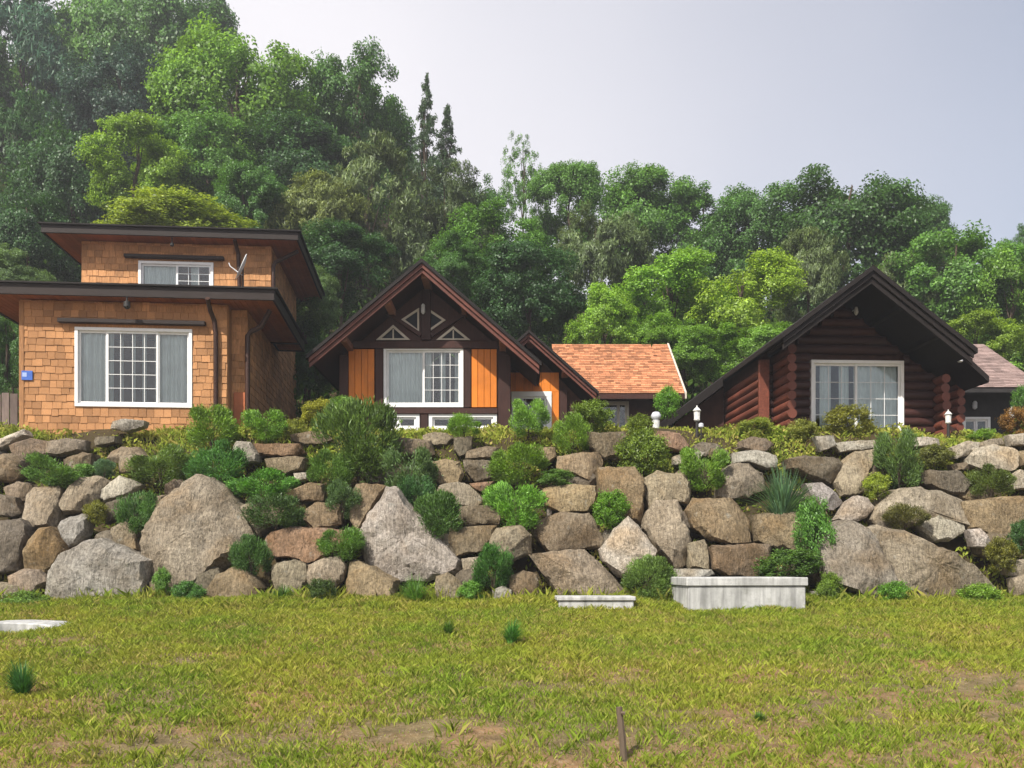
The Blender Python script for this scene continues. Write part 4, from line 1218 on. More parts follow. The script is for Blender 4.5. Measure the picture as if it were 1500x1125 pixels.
tc = [0]
def tree(px, py, rx, ry, Y, kind, col, label, name=None, cat='tree', group=None, depth=None):
    c = P(px, py, Y); s = Y / FPX
    if kind in 'bf' and Y >= 35:
        py += ry * 0.5; ry *= 1.5; rx *= 1.14
        c = P(px, py, Y)
    elif kind == 'r':
        py += ry * 0.25; ry *= 1.3
        c = P(px, py, Y)
    gz = float(ground_z(c.x, c.y))
    RX, RZ = rx * s, ry * s
    top = c.z + RZ
    i = tc[0]; tc[0] += 1
    rr = random.Random(i * 13 + 5)
    nm = name or {'b': 'broadleaf_tree', 'r': 'bushy_tree', 's': 'slender_tree', 'f': 'feathery_tree', 'c': 'conifer_tree'}[kind]
    t_ = tag(empty(nm, (c.x, c.y, gz - 0.1), 0), label, cat, group)
    me = CROWN[kind][i % len(CROWN[kind])]
    k = 1.08 if kind != 'c' else 1.0
    cr = link('crown', me, t_, (0, 0, c.z - gz + 0.1), (0, 0, rr.uniform(0, 6.28)), (RX * k, RX * k * (depth or rr.uniform(.85, 1.05)), RZ * k))
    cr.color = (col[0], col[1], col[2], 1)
    H = max(top - gz - RZ * 0.25, 0.5)
    link('trunk', TRUNK[i % 4], t_, (0, 0, 0), (0, 0, rr.uniform(0, 6.28)), (max(1.2, RX * .8), max(1.2, RX * .8), H))
    return t_

BRI, LIT, MID, DRK, YEL, OLI, BLU, DBL, PAL = (.17, .33, .04), (.12, .265, .045), (.085, .20, .042), (.05, .125, .038), (.30, .40, .05), (.13, .185, .065), (.06, .15, .085), (.035, .085, .055), (.16, .26, .10)  # BLU has the distance haze mixed into the leaf colour
TREES = [
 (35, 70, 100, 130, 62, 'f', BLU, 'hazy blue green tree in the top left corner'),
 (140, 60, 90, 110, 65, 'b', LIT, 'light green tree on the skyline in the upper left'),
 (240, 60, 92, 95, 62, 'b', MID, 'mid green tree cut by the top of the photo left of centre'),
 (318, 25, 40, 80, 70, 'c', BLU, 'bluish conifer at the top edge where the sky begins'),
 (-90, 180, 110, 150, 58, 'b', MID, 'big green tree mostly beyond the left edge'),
 (178, 135, 80, 68, 55, 'b', DBL, 'dark blue green tree in shade on the upper left hillside'),  # the hillside shadow here is put into the dark leaf colour
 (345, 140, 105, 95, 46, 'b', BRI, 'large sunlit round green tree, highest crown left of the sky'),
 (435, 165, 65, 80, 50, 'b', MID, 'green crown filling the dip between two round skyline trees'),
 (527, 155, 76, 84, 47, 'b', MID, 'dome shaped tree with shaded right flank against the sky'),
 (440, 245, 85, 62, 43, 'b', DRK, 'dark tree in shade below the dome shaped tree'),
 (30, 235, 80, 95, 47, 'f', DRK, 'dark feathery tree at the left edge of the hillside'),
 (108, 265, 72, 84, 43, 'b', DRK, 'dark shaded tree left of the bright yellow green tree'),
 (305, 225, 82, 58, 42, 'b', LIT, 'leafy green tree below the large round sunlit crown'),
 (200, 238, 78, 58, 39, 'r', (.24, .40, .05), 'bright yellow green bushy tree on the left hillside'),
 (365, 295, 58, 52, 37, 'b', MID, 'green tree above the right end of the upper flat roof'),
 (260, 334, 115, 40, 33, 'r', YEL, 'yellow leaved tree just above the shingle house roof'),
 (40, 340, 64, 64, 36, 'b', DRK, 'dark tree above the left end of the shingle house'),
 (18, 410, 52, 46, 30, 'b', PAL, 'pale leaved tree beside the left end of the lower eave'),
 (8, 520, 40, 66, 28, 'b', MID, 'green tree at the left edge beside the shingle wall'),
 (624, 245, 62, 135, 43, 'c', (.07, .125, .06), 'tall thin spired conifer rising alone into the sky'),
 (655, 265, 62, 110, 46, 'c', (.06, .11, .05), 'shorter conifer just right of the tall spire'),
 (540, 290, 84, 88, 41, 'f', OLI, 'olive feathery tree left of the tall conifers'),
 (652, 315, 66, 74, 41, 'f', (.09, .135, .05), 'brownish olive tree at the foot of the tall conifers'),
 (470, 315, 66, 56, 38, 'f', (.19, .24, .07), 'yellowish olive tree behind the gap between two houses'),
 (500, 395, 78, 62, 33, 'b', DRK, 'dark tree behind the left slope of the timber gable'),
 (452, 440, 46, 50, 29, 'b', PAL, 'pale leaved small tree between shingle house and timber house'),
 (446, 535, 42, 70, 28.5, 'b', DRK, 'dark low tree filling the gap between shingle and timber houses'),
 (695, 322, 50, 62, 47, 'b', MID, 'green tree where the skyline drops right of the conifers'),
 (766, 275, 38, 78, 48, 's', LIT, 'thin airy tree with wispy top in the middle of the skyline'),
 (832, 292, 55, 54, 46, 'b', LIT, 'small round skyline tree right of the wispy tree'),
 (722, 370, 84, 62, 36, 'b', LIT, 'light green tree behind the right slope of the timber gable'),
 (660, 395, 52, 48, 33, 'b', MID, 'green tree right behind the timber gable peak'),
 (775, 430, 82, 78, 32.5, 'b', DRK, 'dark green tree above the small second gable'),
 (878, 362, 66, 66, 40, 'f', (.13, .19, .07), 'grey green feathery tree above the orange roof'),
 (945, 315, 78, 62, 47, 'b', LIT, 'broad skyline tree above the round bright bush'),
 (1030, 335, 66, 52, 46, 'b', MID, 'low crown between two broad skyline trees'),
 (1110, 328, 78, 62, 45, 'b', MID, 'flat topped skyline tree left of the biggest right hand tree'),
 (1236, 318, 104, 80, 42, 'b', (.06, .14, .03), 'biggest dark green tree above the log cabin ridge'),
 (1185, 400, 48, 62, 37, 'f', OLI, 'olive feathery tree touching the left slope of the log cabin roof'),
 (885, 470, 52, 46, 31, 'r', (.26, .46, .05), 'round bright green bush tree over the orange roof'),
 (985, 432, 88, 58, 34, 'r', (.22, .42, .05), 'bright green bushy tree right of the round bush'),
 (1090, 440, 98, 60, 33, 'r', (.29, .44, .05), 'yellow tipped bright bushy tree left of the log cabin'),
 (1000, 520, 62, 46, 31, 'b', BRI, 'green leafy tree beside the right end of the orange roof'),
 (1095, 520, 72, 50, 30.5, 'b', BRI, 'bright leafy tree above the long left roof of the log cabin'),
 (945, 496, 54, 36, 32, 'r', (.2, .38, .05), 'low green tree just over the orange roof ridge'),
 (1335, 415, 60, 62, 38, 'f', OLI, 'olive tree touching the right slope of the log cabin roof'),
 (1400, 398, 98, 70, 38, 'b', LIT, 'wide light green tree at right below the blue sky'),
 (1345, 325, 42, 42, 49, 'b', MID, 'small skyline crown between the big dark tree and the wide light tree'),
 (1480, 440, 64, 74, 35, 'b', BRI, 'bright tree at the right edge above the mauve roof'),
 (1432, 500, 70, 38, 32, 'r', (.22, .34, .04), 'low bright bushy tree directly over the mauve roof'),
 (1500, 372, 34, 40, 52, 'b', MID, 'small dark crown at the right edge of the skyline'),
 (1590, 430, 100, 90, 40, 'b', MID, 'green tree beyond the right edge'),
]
for a in TREES: tree(*a, group='trees on the hillside')

# undergrowth on the hillside
g = np.random.default_rng(5)
n = 110000
yy = 27.2 + 50 * g.random(n) ** 1.5
xx = (g.random(n) * 2 - 1) * (yy * 0.62 + 4)
zz = ground_z(xx, yy)
hgt = np.abs(g.normal(0, 1.0, n)) * (0.5 + 0.9 * np.sin(xx * .9 + yy * .6) ** 2)
p = np.stack([xx, yy, zz + hgt], 1)
nr = unit(g.normal(0, .7, (n, 3)) + [0, -.3, .7])
lq = leaf_quads(p, g.normal(0, 1, (n, 3)), nr, g.uniform(.18, .40, n), g.uniform(.10, .20, n))
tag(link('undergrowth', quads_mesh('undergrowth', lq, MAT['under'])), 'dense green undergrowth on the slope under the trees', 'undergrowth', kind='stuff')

# ------------------------------------------------------------------ shrubs on the wall
def shrub_mesh(name, seed, kind):
    g = np.random.default_rng(seed)
    if kind == 'yew':
        nl = 13; lob = unit(g.normal(0, 1, (nl, 3)) * [1, 1, .85]); lr = g.uniform(.25, .55, nl); lc = lob * (1.02 - lr)[:, None]
        n = 8500; wch = g.integers(0, nl, n)
        d = unit(g.normal(0, 1, (n, 3)) + lob[wch] * .6 + [0, 0, .3])
        p = lc[wch] + d * (lr[wch] * g.uniform(.3, 1.0, n) * np.where(g.random(n) < .06, 1.35, 1.0))[:, None]
        p = p[p[:, 2] > -.85]; d = d[:len(p)]; n = len(p)
        d = unit(p)
        ax = d * .7 + np.array([0, 0, .75]) + g.normal(0, .38, (n, 3))
        return quads_mesh(name, leaf_quads(p, ax, unit(g.normal(0, 1, (n, 3)) + d), g.uniform(.08, .18, n), g.uniform(.018, .036, n)), MAT['needle'])
    if kind == 'leafy':
        nc, per = 110, 60
        cen = unit(g.normal(0, 1, (nc, 3)) + [0, 0, .35]) * g.uniform(.45, .9, nc)[:, None]
        cp = np.repeat(cen, per, 0); n = len(cp)
        p = cp + g.normal(0, .085, (n, 3)); out = unit(p + [0, 0, .2])
        nr = unit(out + g.normal(0, .6, (n, 3)) + [0, 0, .4])
        return quads_mesh(name, leaf_quads(p, g.normal(0, 1, (n, 3)) + out, nr, g.uniform(.07, .13, n), g.uniform(.035, .065, n)), MAT['leaf'])
    if kind == 'blades':
        n = 420; segs = []
        for k in range(n):
            an = g.uniform(0, 6.283); sp = g.uniform(.25, 1.0); r0 = g.uniform(0, .16)
            d = np.array([math.cos(an), math.sin(an), 0]); s = np.array([-d[1], d[0], 0]); w = g.uniform(.016, .03); H = g.uniform(1.2, 1.95) * (1 - .35 * sp)
            pr = None
            for j in range(5):
                q = j / 4
                c = d * (r0 + sp * q ** 1.6) + np.array([0, 0, -1 + H * (q * 1.25 - .62 * sp * q * q)])
                ww = w * (1 - q) + .003
                cur = (c - s * ww, c + s * ww)
                if pr is not None: segs.append([pr[0], pr[1], cur[1], cur[0]])
                pr = cur
        return quads_mesh(name, np.array(segs), MAT['needle'])
SHR = {'y': [shrub_mesh('yew_foliage', 70 + k, 'yew') for k in range(4)], 'l': [shrub_mesh('leaf_foliage', 80 + k, 'leafy') for k in range(4)], 'g': [shrub_mesh('blade_foliage', 90 + k, 'blades') for k in range(3)]}
def stem_mesh(seed):
    rr = random.Random(seed); m = MB()
    for k in range(6):
        an = k * 1.05 + rr.uniform(-.3, .3); e = rr.uniform(.3, .7)
        m.tube([(0, 0, -1.0), (math.cos(an) * e * .4, math.sin(an) * e * .4, -.45), (math.cos(an) * e, math.sin(an) * e, .15)], [.06, .04, .012], 5)
    return m.mesh('stem', MAT['bark'], True)
STEM = [stem_mesh(k) for k in range(3)]
sc_ = [0]
def shrub(px, py, rx, ry, kind, col, label, Y=None, name=None, dy=-0.12, cat='shrub'):
    Yb = Y or slopeY(min(py + ry * 0.6, 885)) + dy
    c = P(px, py, Yb); s = Yb / FPX
    i = sc_[0]; sc_[0] += 1
    rr = random.Random(i * 7 + 1)
    nm = name or {'y': 'evergreen_shrub', 'l': 'leafy_shrub', 'g': 'grass_clump'}[kind]
    e = tag(empty(nm, (c.x, c.y, c.z - ry * s)), label, cat, 'plants growing on the boulder wall' if Y is None else None)
    k = 1.17
    j_ = rr.uniform(.8, 1.2); col = tuple(v * j_ * rr.uniform(.88, 1.12) for v in col)
    f = link('foliage', SHR[kind][i % len(SHR[kind])], e, (0, 0, ry * s), (rr.uniform(-.2, .2), rr.uniform(-.25, .25), rr.uniform(0, 6.28)), (rx * s * k, rx * s * k * .9, ry * s * k))
    f.color = (*col, 1)
    if kind != 'g': link('stem', STEM[i % 3], e, (0, 0, ry * s), (0, 0, rr.uniform(0, 6.28)), (rx * s * .35, rx * s * .35, ry * s))
    return e
G1, G2, G3, G4, GY, GB = (.20, .36, .05), (.14, .28, .05), (.095, .205, .05), (.07, .15, .045), (.27, .33, .05), (.13, .21, .12)
SHRUBS = [
 (310, 628, 39, 31, 'y', G1, 'round green evergreen shrub at the right foot of the shingle wall'),
 (236, 684, 46, 28, 'y', G2, 'spreading green shrub up and left of the great triangular boulder'),
 (316, 683, 44, 32, 'y', G3, 'dark shrub directly above the great triangular boulder'),
 (86, 689, 52, 26, 'y', G2, 'wide low shrub on the wall near the left edge'),
 (153, 688, 18, 14, 'y', GB, 'small bluish shrub above the pale tilted slab'),
 (203, 757, 32, 38, 'y', G3, 'dark shrub wedged left of the great triangular boulder'),
 (140, 752, 18, 17, 'l', GY, 'small yellow green plant below the pale tilted slab'),
 (390, 619, 32, 26, 'y', G1, 'round shrub at the back right corner of the shingle house'),
 (524, 650, 62, 60, 'y', G2, 'biggest dark shrub on the wall, left of the timber house'),
 (485, 690, 34, 32, 'y', G2, 'green shrub just left below the biggest shrub'),
 (503, 732, 27, 27, 'y', G3, 'dark shrub hanging above the ochre stone, under the biggest shrub'),
 (385, 710, 50, 25, 'y', G2, 'low wide shrub right of the great triangular boulder'),
 (404, 752, 48, 26, 'y', G3, 'dark low shrub directly over the rusty red boulder'),
 (500, 798, 34, 25, 'y', G2, 'green shrub left of the smooth triangular slab'),
 (368, 815, 30, 32, 'y', G3, 'dark shrub at the lower right of the great triangular boulder'),
 (600, 688, 40, 42, 'y', G3, 'dark shrub right of the biggest shrub'),
 (640, 757, 36, 36, 'y', G3, 'dark shrub on the right edge of the smooth triangular slab'),
 (608, 722, 26, 28, 'y', G4, 'blackish green shrub above the tip of the smooth slab'),
 (758, 680, 42, 29, 'y', (.19, .34, .04), 'bright green round shrub, upper of two in mid wall'),
 (757, 736, 45, 40, 'y', G1, 'large green round shrub, lower of two in mid wall'),
 (722, 836, 31, 37, 'y', G3, 'dark shrub near the foot of the wall left of the broad flat rock'),
 (680, 624, 24, 17, 'y', G1, 'small shrub in front of the white basement windows'),
 (774, 612, 28, 27, 'y', G1, 'round green shrub in front of the small orange wall'),
 (866, 612, 30, 24, 'l', G1, 'leafy green shrub in front of the pale framed door'),
 (838, 637, 30, 28, 'y', G1, 'round shrub on the crest below the leafy shrub'),
 (938, 628, 22, 20, 'l', (.22, .35, .05), 'small yellow green bush on top of the conical shrub'),
 (942, 668, 38, 36, 'l', G1, 'conical bright leafy shrub above the upright ochre block'),
 (1031, 682, 35, 36, 'y', G1, 'round green shrub left of the tall dome shaped stone'),
 (813, 700, 26, 12, 'l', G2, 'low leafy plant on the ochre stones right of the two round shrubs'),
 (897, 748, 30, 28, 'l', G1, 'leafy plant growing out above the pale pointed rock'),
 (950, 846, 37, 33, 'y', G2, 'ball shaped shrub standing on the grass between the concrete boxes'),
 (1150, 722, 56, 46, 'g', GB, 'grey green fountain of long arching blades'),
 (1196, 785, 30, 52, 'l', G2, 'tall leafy plant left of the dark ridged boulder'),
 (1155, 828, 46, 22, 'l', G2, 'wide low leafy plant behind the large concrete box'),
 (1317, 672, 32, 46, 'y', (.11, .23, .05), 'tall green shrub below the right end of the log cabin window'),
 (1285, 713, 21, 19, 'l', GY, 'yellow green leafy plant below the tall shrub'),
 (1368, 668, 28, 16, 'l', (.20, .20, .06), 'brownish plant right of the tall shrub'),
 (1326, 757, 32, 20, 'y', (.17, .19, .06), 'olive mossy clump on the broad arched boulder'),
 (1451, 707, 34, 22, 'y', (.15, .22, .05), 'green clump below the big cream boulder at right'),
 (1466, 815, 24, 26, 'l', (.25, .28, .05), 'yellowish weeds right of the huge sloping boulder'),
 (1496, 788, 20, 24, 'l', G3, 'dark plant at the right edge against the ochre block'),
 (608, 862, 32, 24, 'g', G2, 'grassy clump at the foot of the smooth triangular slab'),
 (276, 871, 24, 18, 'l', G3, 'dark leafy weeds under the great triangular boulder'),
 (238, 853, 14, 20, 'l', G2, 'narrow weed between the grey mottled and great triangular boulders'),
 (415, 868, 24, 16, 'g', G2, 'grass clump at the foot of two rounded stones'),
 (470, 866, 24, 18, 'l', G3, 'dark weeds right of the rounded stones at the wall foot'),
 (40, 884, 40, 16, 'l', G2, 'low weeds at the wall foot on the far left'),
 (690, 868, 20, 16, 'l', G2, 'weeds beside the small round stone at the wall foot'),
 (1215, 862, 18, 22, 'l', G1, 'weeds beside the right end of the large concrete box'),
 (1310, 872, 26, 20, 'l', G1, 'weeds at the foot between dark ridged and huge boulders'),
 (1435, 876, 30, 20, 'l', G1, 'weeds under the right end of the huge boulder'),
]
for a in SHRUBS: shrub(*a)
TOP = [
 (467, 607, 26, 20, 'l', (.36, .36, .05), 'rounded yellow shrub in the gap left of the timber house', 20.2),
 (505, 602, 26, 20, 'l', G2, 'green shrub at the left post of the timber house', 20.0),
 (1244, 618, 34, 24, 'l', (.28, .31, .06), 'loose yellow green plant before the log cabin window', 19.7),
 (1175, 632, 26, 16, 'l', (.30, .32, .06), 'low yellow weeds at the left corner of the log cabin', 19.6),
 (1436, 640, 20, 10, 'l', G1, 'leafy plant below the small right hand window', 19.8),
 (1490, 618, 24, 20, 'l', (.34, .20, .05), 'orange brown shrub at the right edge', 20.0),
 (1496, 590, 14, 24, 'l', G2, 'green plant at the right edge beside the charcoal wall', 22.5),
 (978, 590, 20, 22, 'l', G1, 'sprig of pale leaves beside the white glazed pot', 22.0),
 (1105, 628, 28, 14, 'l', (.30, .33, .06), 'yellow weeds below the sunlit log wall', 19.7),
 (430, 630, 22, 14, 'l', (.28, .30, .07), 'weeds on the crest between the two left houses', 19.6),
]
for (px, py, rx, ry, kd, col, lab, Yv) in TOP: shrub(px, py, rx, ry, kd, col, lab, Y=Yv)
def lawnY(py):
    k = (HY - py) / FPX
    return (-0.6 - 16 * .119) / (k - .119)
for (px, pyb, rx, ry, col, lab) in ((30, 1022, 32, 32, (.07, .20, .04), 'tall dark grass tuft on the lawn at the left edge'), (751, 942, 26, 20, (.08, .24, .04), 'dark green grass tuft alone in the middle of the lawn'), (657, 928, 16, 11, (.12, .25, .04), 'small grass tuft left of the middle lawn tuft'), (1112, 1058, 14, 9, (.12, .25, .04), 'small green tuft on the worn lawn at lower right')):
    Yv = lawnY(pyb)
    shrub(px, pyb - ry, rx, ry, 'g', col, lab, Y=Yv, cat='grass tuft', name='grass_tuft')

# ------------------------------------------------------------------ grass and weeds
def blades(name, x, y, z, h, w, mat, g, lean=.45, tris=2):
    n = len(x)
    an = g.uniform(0, 6.283, n)
    s = np.stack([np.cos(an), np.sin(an), np.zeros(n)], 1) * w[:, None] * .5
    l1 = g.normal(0, lean, (n, 2)) * h[:, None]
    b = np.stack([x, y, z], 1)
    m = b + np.stack([l1[:, 0] * .35, l1[:, 1] * .35, h * .6], 1)
    tp = b + np.stack([l1[:, 0], l1[:, 1], h], 1)
    return quads_mesh(name, np.stack([b - s, b + s, m + s * .8, tp], 1), mat, 4)
def nz2(x, y, f, o):
    return np.array([noise.fractal(Vector((a * f, b * f, o)), 1.0, 2.0, 3) for a, b in zip(x, y)])
g = np.random.default_rng(11)
n = 620000
y = 6.2 + (16.55 - 6.2) * g.random(n) ** 0.85
x = (g.random(n) * 2 - 1) * (y * 0.60 + 3.2)
gx, gy_ = np.linspace(-12, 12, 361), np.linspace(6, 17, 166)
GX, GY_ = np.meshgrid(gx, gy_)
def grid_noise(f, o): return nz2(GX.ravel(), GY_.ravel(), f, o).reshape(GX.shape)
def samp(Gn, x, y):
    u = np.clip((x + 12) / 24 * 360, 0, 359.99); v = np.clip((y - 6) / 11 * 165, 0, 164.99)
    i, j = u.astype(int), v.astype(int); fu, fv = u - i, v - j
    return (Gn[j, i] * (1 - fu) + Gn[j, i + 1] * fu) * (1 - fv) + (Gn[j + 1, i] * (1 - fu) + Gn[j + 1, i + 1] * fu) * fv
N1, N2, N3 = grid_noise(0.9, 4.0), grid_noise(3.2, 9.0), grid_noise(5.7, 2.0)
den = 0.80 + 0.42 * samp(N1, x, y) + 0.45 * samp(N2, x, y) + 0.35 * samp(N3, x, y) + 0.075 * (y - 10.2)
for (px, py, r1, r2, a_) in ((640, 1082, .9, .35, .6), (540, 1070, .6, .25, .35), (1460, 1000, 1.0, .6, .75), (1310, 1010, .6, .35, .4), (60, 945, .9, .45, .5), (1200, 1040, .9, .3, .35), (320, 1085, .8, .3, .35), (230, 1085, .8, .3, .3), (900, 1000, .8, .3, .25)):
    Yv = lawnY(py); Xv = (px - CX) / FPX * Yv
    den -= a_ * np.exp(-((x - Xv) / r1) ** 2 - ((y - Yv) / r2) ** 2)
keep = g.random(n) < np.clip(den, 0.05, 1)
x, y, dk = x[keep], y[keep], np.clip(den[keep], .1, 1.1)
zv = ground_z(x, y) - 0.015
zv = zv + 0.07 * np.array([noise.fractal(Vector((a * 0.9, b * 0.9, 0.3)), 1.0, 2.0, 4) for a, b in zip(x, y)])
h = g.uniform(.025, .07, len(x)) * (0.55 + 0.75 * dk) * (1 + 0.5 * (y > 15.2))
cl = g.random(2600); cy = 6.4 + 9.9 * cl; cx2 = (g.random(2600) * 2 - 1) * (cy * .6 + 3)
kx = np.repeat(cx2, 14) + g.normal(0, .035, 2600 * 14); ky = np.repeat(cy, 14) + g.normal(0, .035, 2600 * 14)
kz = ground_z(kx, ky) - .015 + 0.07 * np.array([noise.fractal(Vector((a * 0.9, b * 0.9, 0.3)), 1.0, 2.0, 4) for a, b in zip(kx, ky)])
x = np.concatenate([x, kx]); y = np.concatenate([y, ky]); zv = np.concatenate([zv, kz]); h = np.concatenate([h, np.repeat(g.uniform(.05, .15, 2600), 14) * g.uniform(.6, 1, 2600 * 14)])
tag(link('lawn_grass', blades('lawn_grass', x, y, zv, h, g.uniform(.006, .012, len(x)) * (0.6 + y * .05), MAT['lawn'], g)), 'patchy yellow green lawn grass with bare soil', 'grass', kind='stuff')

n = 80000
y = 18.7 + 2.6 * g.random(n)
x = (g.random(n) * 2 - 1) * 14
kk = np.array([noise.fractal(Vector((a * .8, b * 1.2, 3)), 1.0, 2.0, 3) for a, b in zip(x, y)])
kp = g.random(n) < np.clip(.55 + .9 * kk, .08, 1)
x, y = x[kp], y[kp]
tag(link('crest_weeds', blades('crest_weeds', x, y, ground_z(x, y) - .03, g.uniform(.04, .20, len(x)) * (.7 + .6 * np.clip(kk[kp], 0, 1)), g.uniform(.018, .045, len(x)), MAT['crest'], g, .5)), 'yellow green weeds along the crest of the wall', 'weeds', kind='stuff')

n = 9000
y = 15.7 + .9 * g.random(n); x = (g.random(n) * 2 - 1) * 11.5
kk = np.array([noise.fractal(Vector((a * .7, b * .5, 8)), 1.0, 2.0, 3) for a, b in zip(x, y)])
kp = g.random(n) < np.clip(.35 + 1.0 * kk, .02, 1)
x, y = x[kp], y[kp]
tag(link('foot_weeds', blades('foot_weeds', x, y, ground_z(x, np.minimum(y, 16.4)) - .03, g.uniform(.08, .32, len(x)), g.uniform(.012, .03, len(x)), MAT['lawn'], g, .4)), 'taller grass and weeds along the foot of the boulders', 'weeds', kind='stuff')

n = 42000
y = 18.6 + 2.0 * g.random(n); x = (g.random(n) * 2 - 1) * 13.5
kk = np.array([noise.fractal(Vector((a * 1.3, b * 1.6, 13)), 1.0, 2.0, 3) for a, b in zip(x, y)])
kp = g.random(n) < np.clip(.25 + 1.3 * kk, .02, 1)
x, y, kk = x[kp], y[kp], kk[kp]; n = len(x)
p = np.stack([x, y, ground_z(x, y) + g.uniform(0, .24, n) * (.35 + np.clip(kk, 0, .8))], 1)
lq = leaf_quads(p, g.normal(0, .7, (n, 3)) + [0, -.2, .4], unit(g.normal(0, .6, (n, 3)) + [0, -.4, .8]), g.uniform(.06, .13, n), g.uniform(.035, .07, n))
tag(link('ground_cover', quads_mesh('ground_cover', lq, MAT['crest'])), 'low leafy ground cover on the crest above the boulders', 'ground cover', kind='stuff')

# small plants rooted in the gaps between boulders
n = 60000
py = g.uniform(650, 880, n); px = g.uniform(-150, 1650, n)
Yv = 16.56 / (1 - 0.000684 * (HY - py)) + 0.30
kk = np.array([noise.fractal(Vector((a * .02, b * .03, 1)), 1.0, 2.0, 3) for a, b in zip(px, py)])
kp = g.random(n) < np.clip(.30 + 1.2 * kk, 0.03, 1)
px, py, Yv = px[kp], py[kp], Yv[kp]
x = (px - CX) / FPX * Yv
zz = ground_z(x, Yv)
n = len(x)
p = np.stack([x, Yv, zz + g.uniform(.0, .18, n)], 1)
lq = leaf_quads(p, g.normal(0, .6, (n, 3)) + [0, -.4, .7], unit(g.normal(0, .6, (n, 3)) + [0, -.6, .5]), g.uniform(.06, .16, n), g.uniform(.03, .06, n))
tag(link('gap_weeds', quads_mesh('gap_weeds', lq, MAT['crest'])), 'small weeds sprouting from the gaps between boulders', 'weeds', kind='stuff')

# ------------------------------------------------------------------ small things
def cbox(name, pxl, pxr, pyt, pyb, Y, dep, lid, label, rz):
    a = P(pxl, pyb, Y); b = P(pxr, pyt, Y)
    w = b.x - a.x; h = b.z - a.z
    o = tag(empty(name, (a.x, Y, a.z - .12), R(rz)), label, 'concrete box')
    MB().box(0.03, w - 0.03, 0.03, dep - .03, 0, h + .12 - lid).build('body', MAT['concrete'], o, bevel=0.015)
    MB().box(0, w, 0, dep, h + .12 - lid + .002, h + .12).build('lid', MAT['concrete'], o, bevel=0.012)
cbox('concrete_box', 1006, 1190, 846, 896, 14.9, 1.1, 0.14, 'large white concrete box with a thick lid on the grass', 5.0)
cbox('concrete_box', 816, 932, 874, 896, 15.0, 0.7, 0.07, 'small low concrete box with a slab lid below the flat faced rock', 1.0)
q = P(-30, 925, lawnY(925))
sl_ = tag(empty('concrete_slab', (q.x, q.y, q.z)), 'flat pale concrete slab on the grass at the left edge', 'slab')
MB().poly_y([(0, -.1), (1.02, -.1), (1.06, .06), (.9, .11), (.4, .13), (0, .12)], 0, .7).build('slab_top', MAT['concrete'], sl_, bevel=0.02)
Yv = lawnY(1112)
q0, q1 = P(917, 1116, Yv), P(907, 1036, Yv)
st = tag(empty('wooden_stake', (q0.x, q0.y, q0.z - .1)), 'grey wooden stake standing in the foreground lawn', 'stake')
dx = q1.x - q0.x; hh = q1.z - q0.z + .1
MB().tube([(0, 0, -.1), (dx * .5, 0, hh * .5), (dx, 0.01, hh)], [.034, .031, .028], 8).build('shaft', MAT['stake'], st, smooth=True)
MB().tube([(dx + .01, -.03, hh - .04), (dx + .045, -.035, hh - .045)], [.012, .02], 6).build('knot', MAT['stake'], st)

def lantern(px, pyt, pyb, Y, label, mat='stonew'):
    t_ = P(px, pyt, Y); b = P(px, pyb, Y); h = t_.z - b.z
    base = float(ground_z(b.x, Y))
    o = tag(empty('garden_lantern', (b.x, Y, base - .03)), label, 'lantern')
    post = b.z - base + .03
    MB().lathe([(.035, 0), (.03, post)], 8).build('post', MAT['darkmetal'], o, smooth=True)
    MB().lathe([(.3 * h * .5, post), (.42 * h * .5, post + .08 * h), (.36 * h * .5, post + .15 * h), (.42 * h * .5, post + .62 * h)], 8).build('lamp_glass', MAT[mat], o, smooth=True)
    MB().lathe([(.5 * h * .5, post + .62 * h + .001), (.55 * h * .5, post + .66 * h), (.30 * h * .5, post + .82 * h), (.08 * h * .5, post + .9 * h), (.10 * h * .5, post + .95 * h), (.01, post + h)], 8).build('lamp_cap', MAT[mat], o, smooth=True)
lantern(1021, 594, 617, 19.6, 'white garden lantern under the long left eave of the log cabin')
lantern(1389, 600, 621, 19.9, 'white garden lantern at the right corner of the log cabin')
lantern(1482, 596, 614, 21.5, 'white lantern at the right edge by the charcoal wall')
q = P(961, 615, 21.5)
pb = float(ground_z(q.x, 21.5))
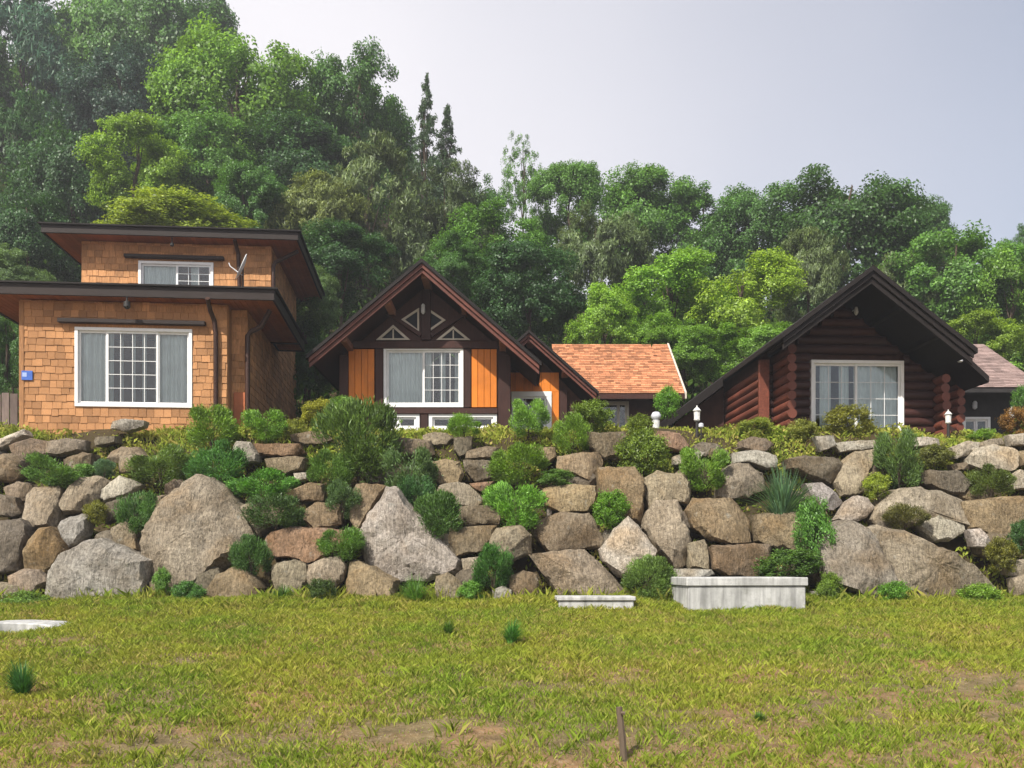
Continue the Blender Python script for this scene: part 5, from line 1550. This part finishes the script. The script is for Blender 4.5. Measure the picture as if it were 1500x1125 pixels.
pot = tag(empty('glazed_pot', (q.x, 21.5, pb)), 'pale blue white glazed pot beside the dark wing wall', 'pot')
hz = q.z - pb
MB().lathe([(.05, hz - .02), (.11, hz + .04), (.12, hz + .1), (.08, hz + .17), (.06, hz + .18)], 14).build('jar', MAT['glazed'], pot, smooth=True)
MB().lathe([(.1, -.05), (.08, hz * .5), (.09, hz - .021)], 10).build('stand', MAT['stonew'], pot, smooth=True)
q = P(1027, 624, 19.5); pb = float(ground_z(q.x, 19.5))
gl = tag(empty('ground_lamp', (q.x, 19.5, pb)), 'small pale ground lamp below the white lantern', 'lamp')
MB().lathe([(.015, -.05), (.015, max(.05, q.z - pb - .04))], 6).build('spike', MAT['darkmetal'], gl)
MB().lathe([(.03, 0), (.055, .02), (.055, .08), (.03, .1)], 10, (0, 0, max(.05, q.z - pb - .04))).build('lamp_head', MAT['glazed'], gl, smooth=True)
# fence of upright boards by the left edge
fe = tag(empty('board_fence', (P(-10, 600, 21.0).x, 21.0, PL)), 'weathered grey board fence at the left edge beside the shingle house', 'fence')
ft = P(10, 575, 21.0).z - PL
for k in range(8):
    MB().box(-.95 + k * .19, -.95 + k * .19 + .17, 0, .025, -.3, ft + random.uniform(-.06, .02)).build('board', MAT['fence'], fe, bevel=0.005)
MB().box(-1.0, .6, .03, .07, ft - .3, ft - .2).box(-1.0, .6, .03, .07, .1, .2).build('rail', MAT['fence'], fe)

# ------------------------------------------------------------------ thin summer haze
hz_ = MB().box(-114, 114, -46, 134, -5, 58).build('haze', None)
hm = bpy.data.materials.new('haze'); hm.use_nodes = True
hn = hm.node_tree.nodes; hn.clear()
pv = hn.new('ShaderNodeVolumePrincipled'); ho = hn.new('ShaderNodeOutputMaterial')
pv.inputs['Color'].default_value = (0.93, 0.95, 1.0, 1)
pv.inputs['Density'].default_value = 0.0013
pv.inputs['Anisotropy'].default_value = 0.2
hm.node_tree.links.new(pv.outputs[0], ho.inputs['Volume'])
hz_.data.materials.append(hm)
tag(hz_, 'thin pale haze in the air over the whole valley', 'haze', kind='stuff')
S.cycles.volume_bounces = 0
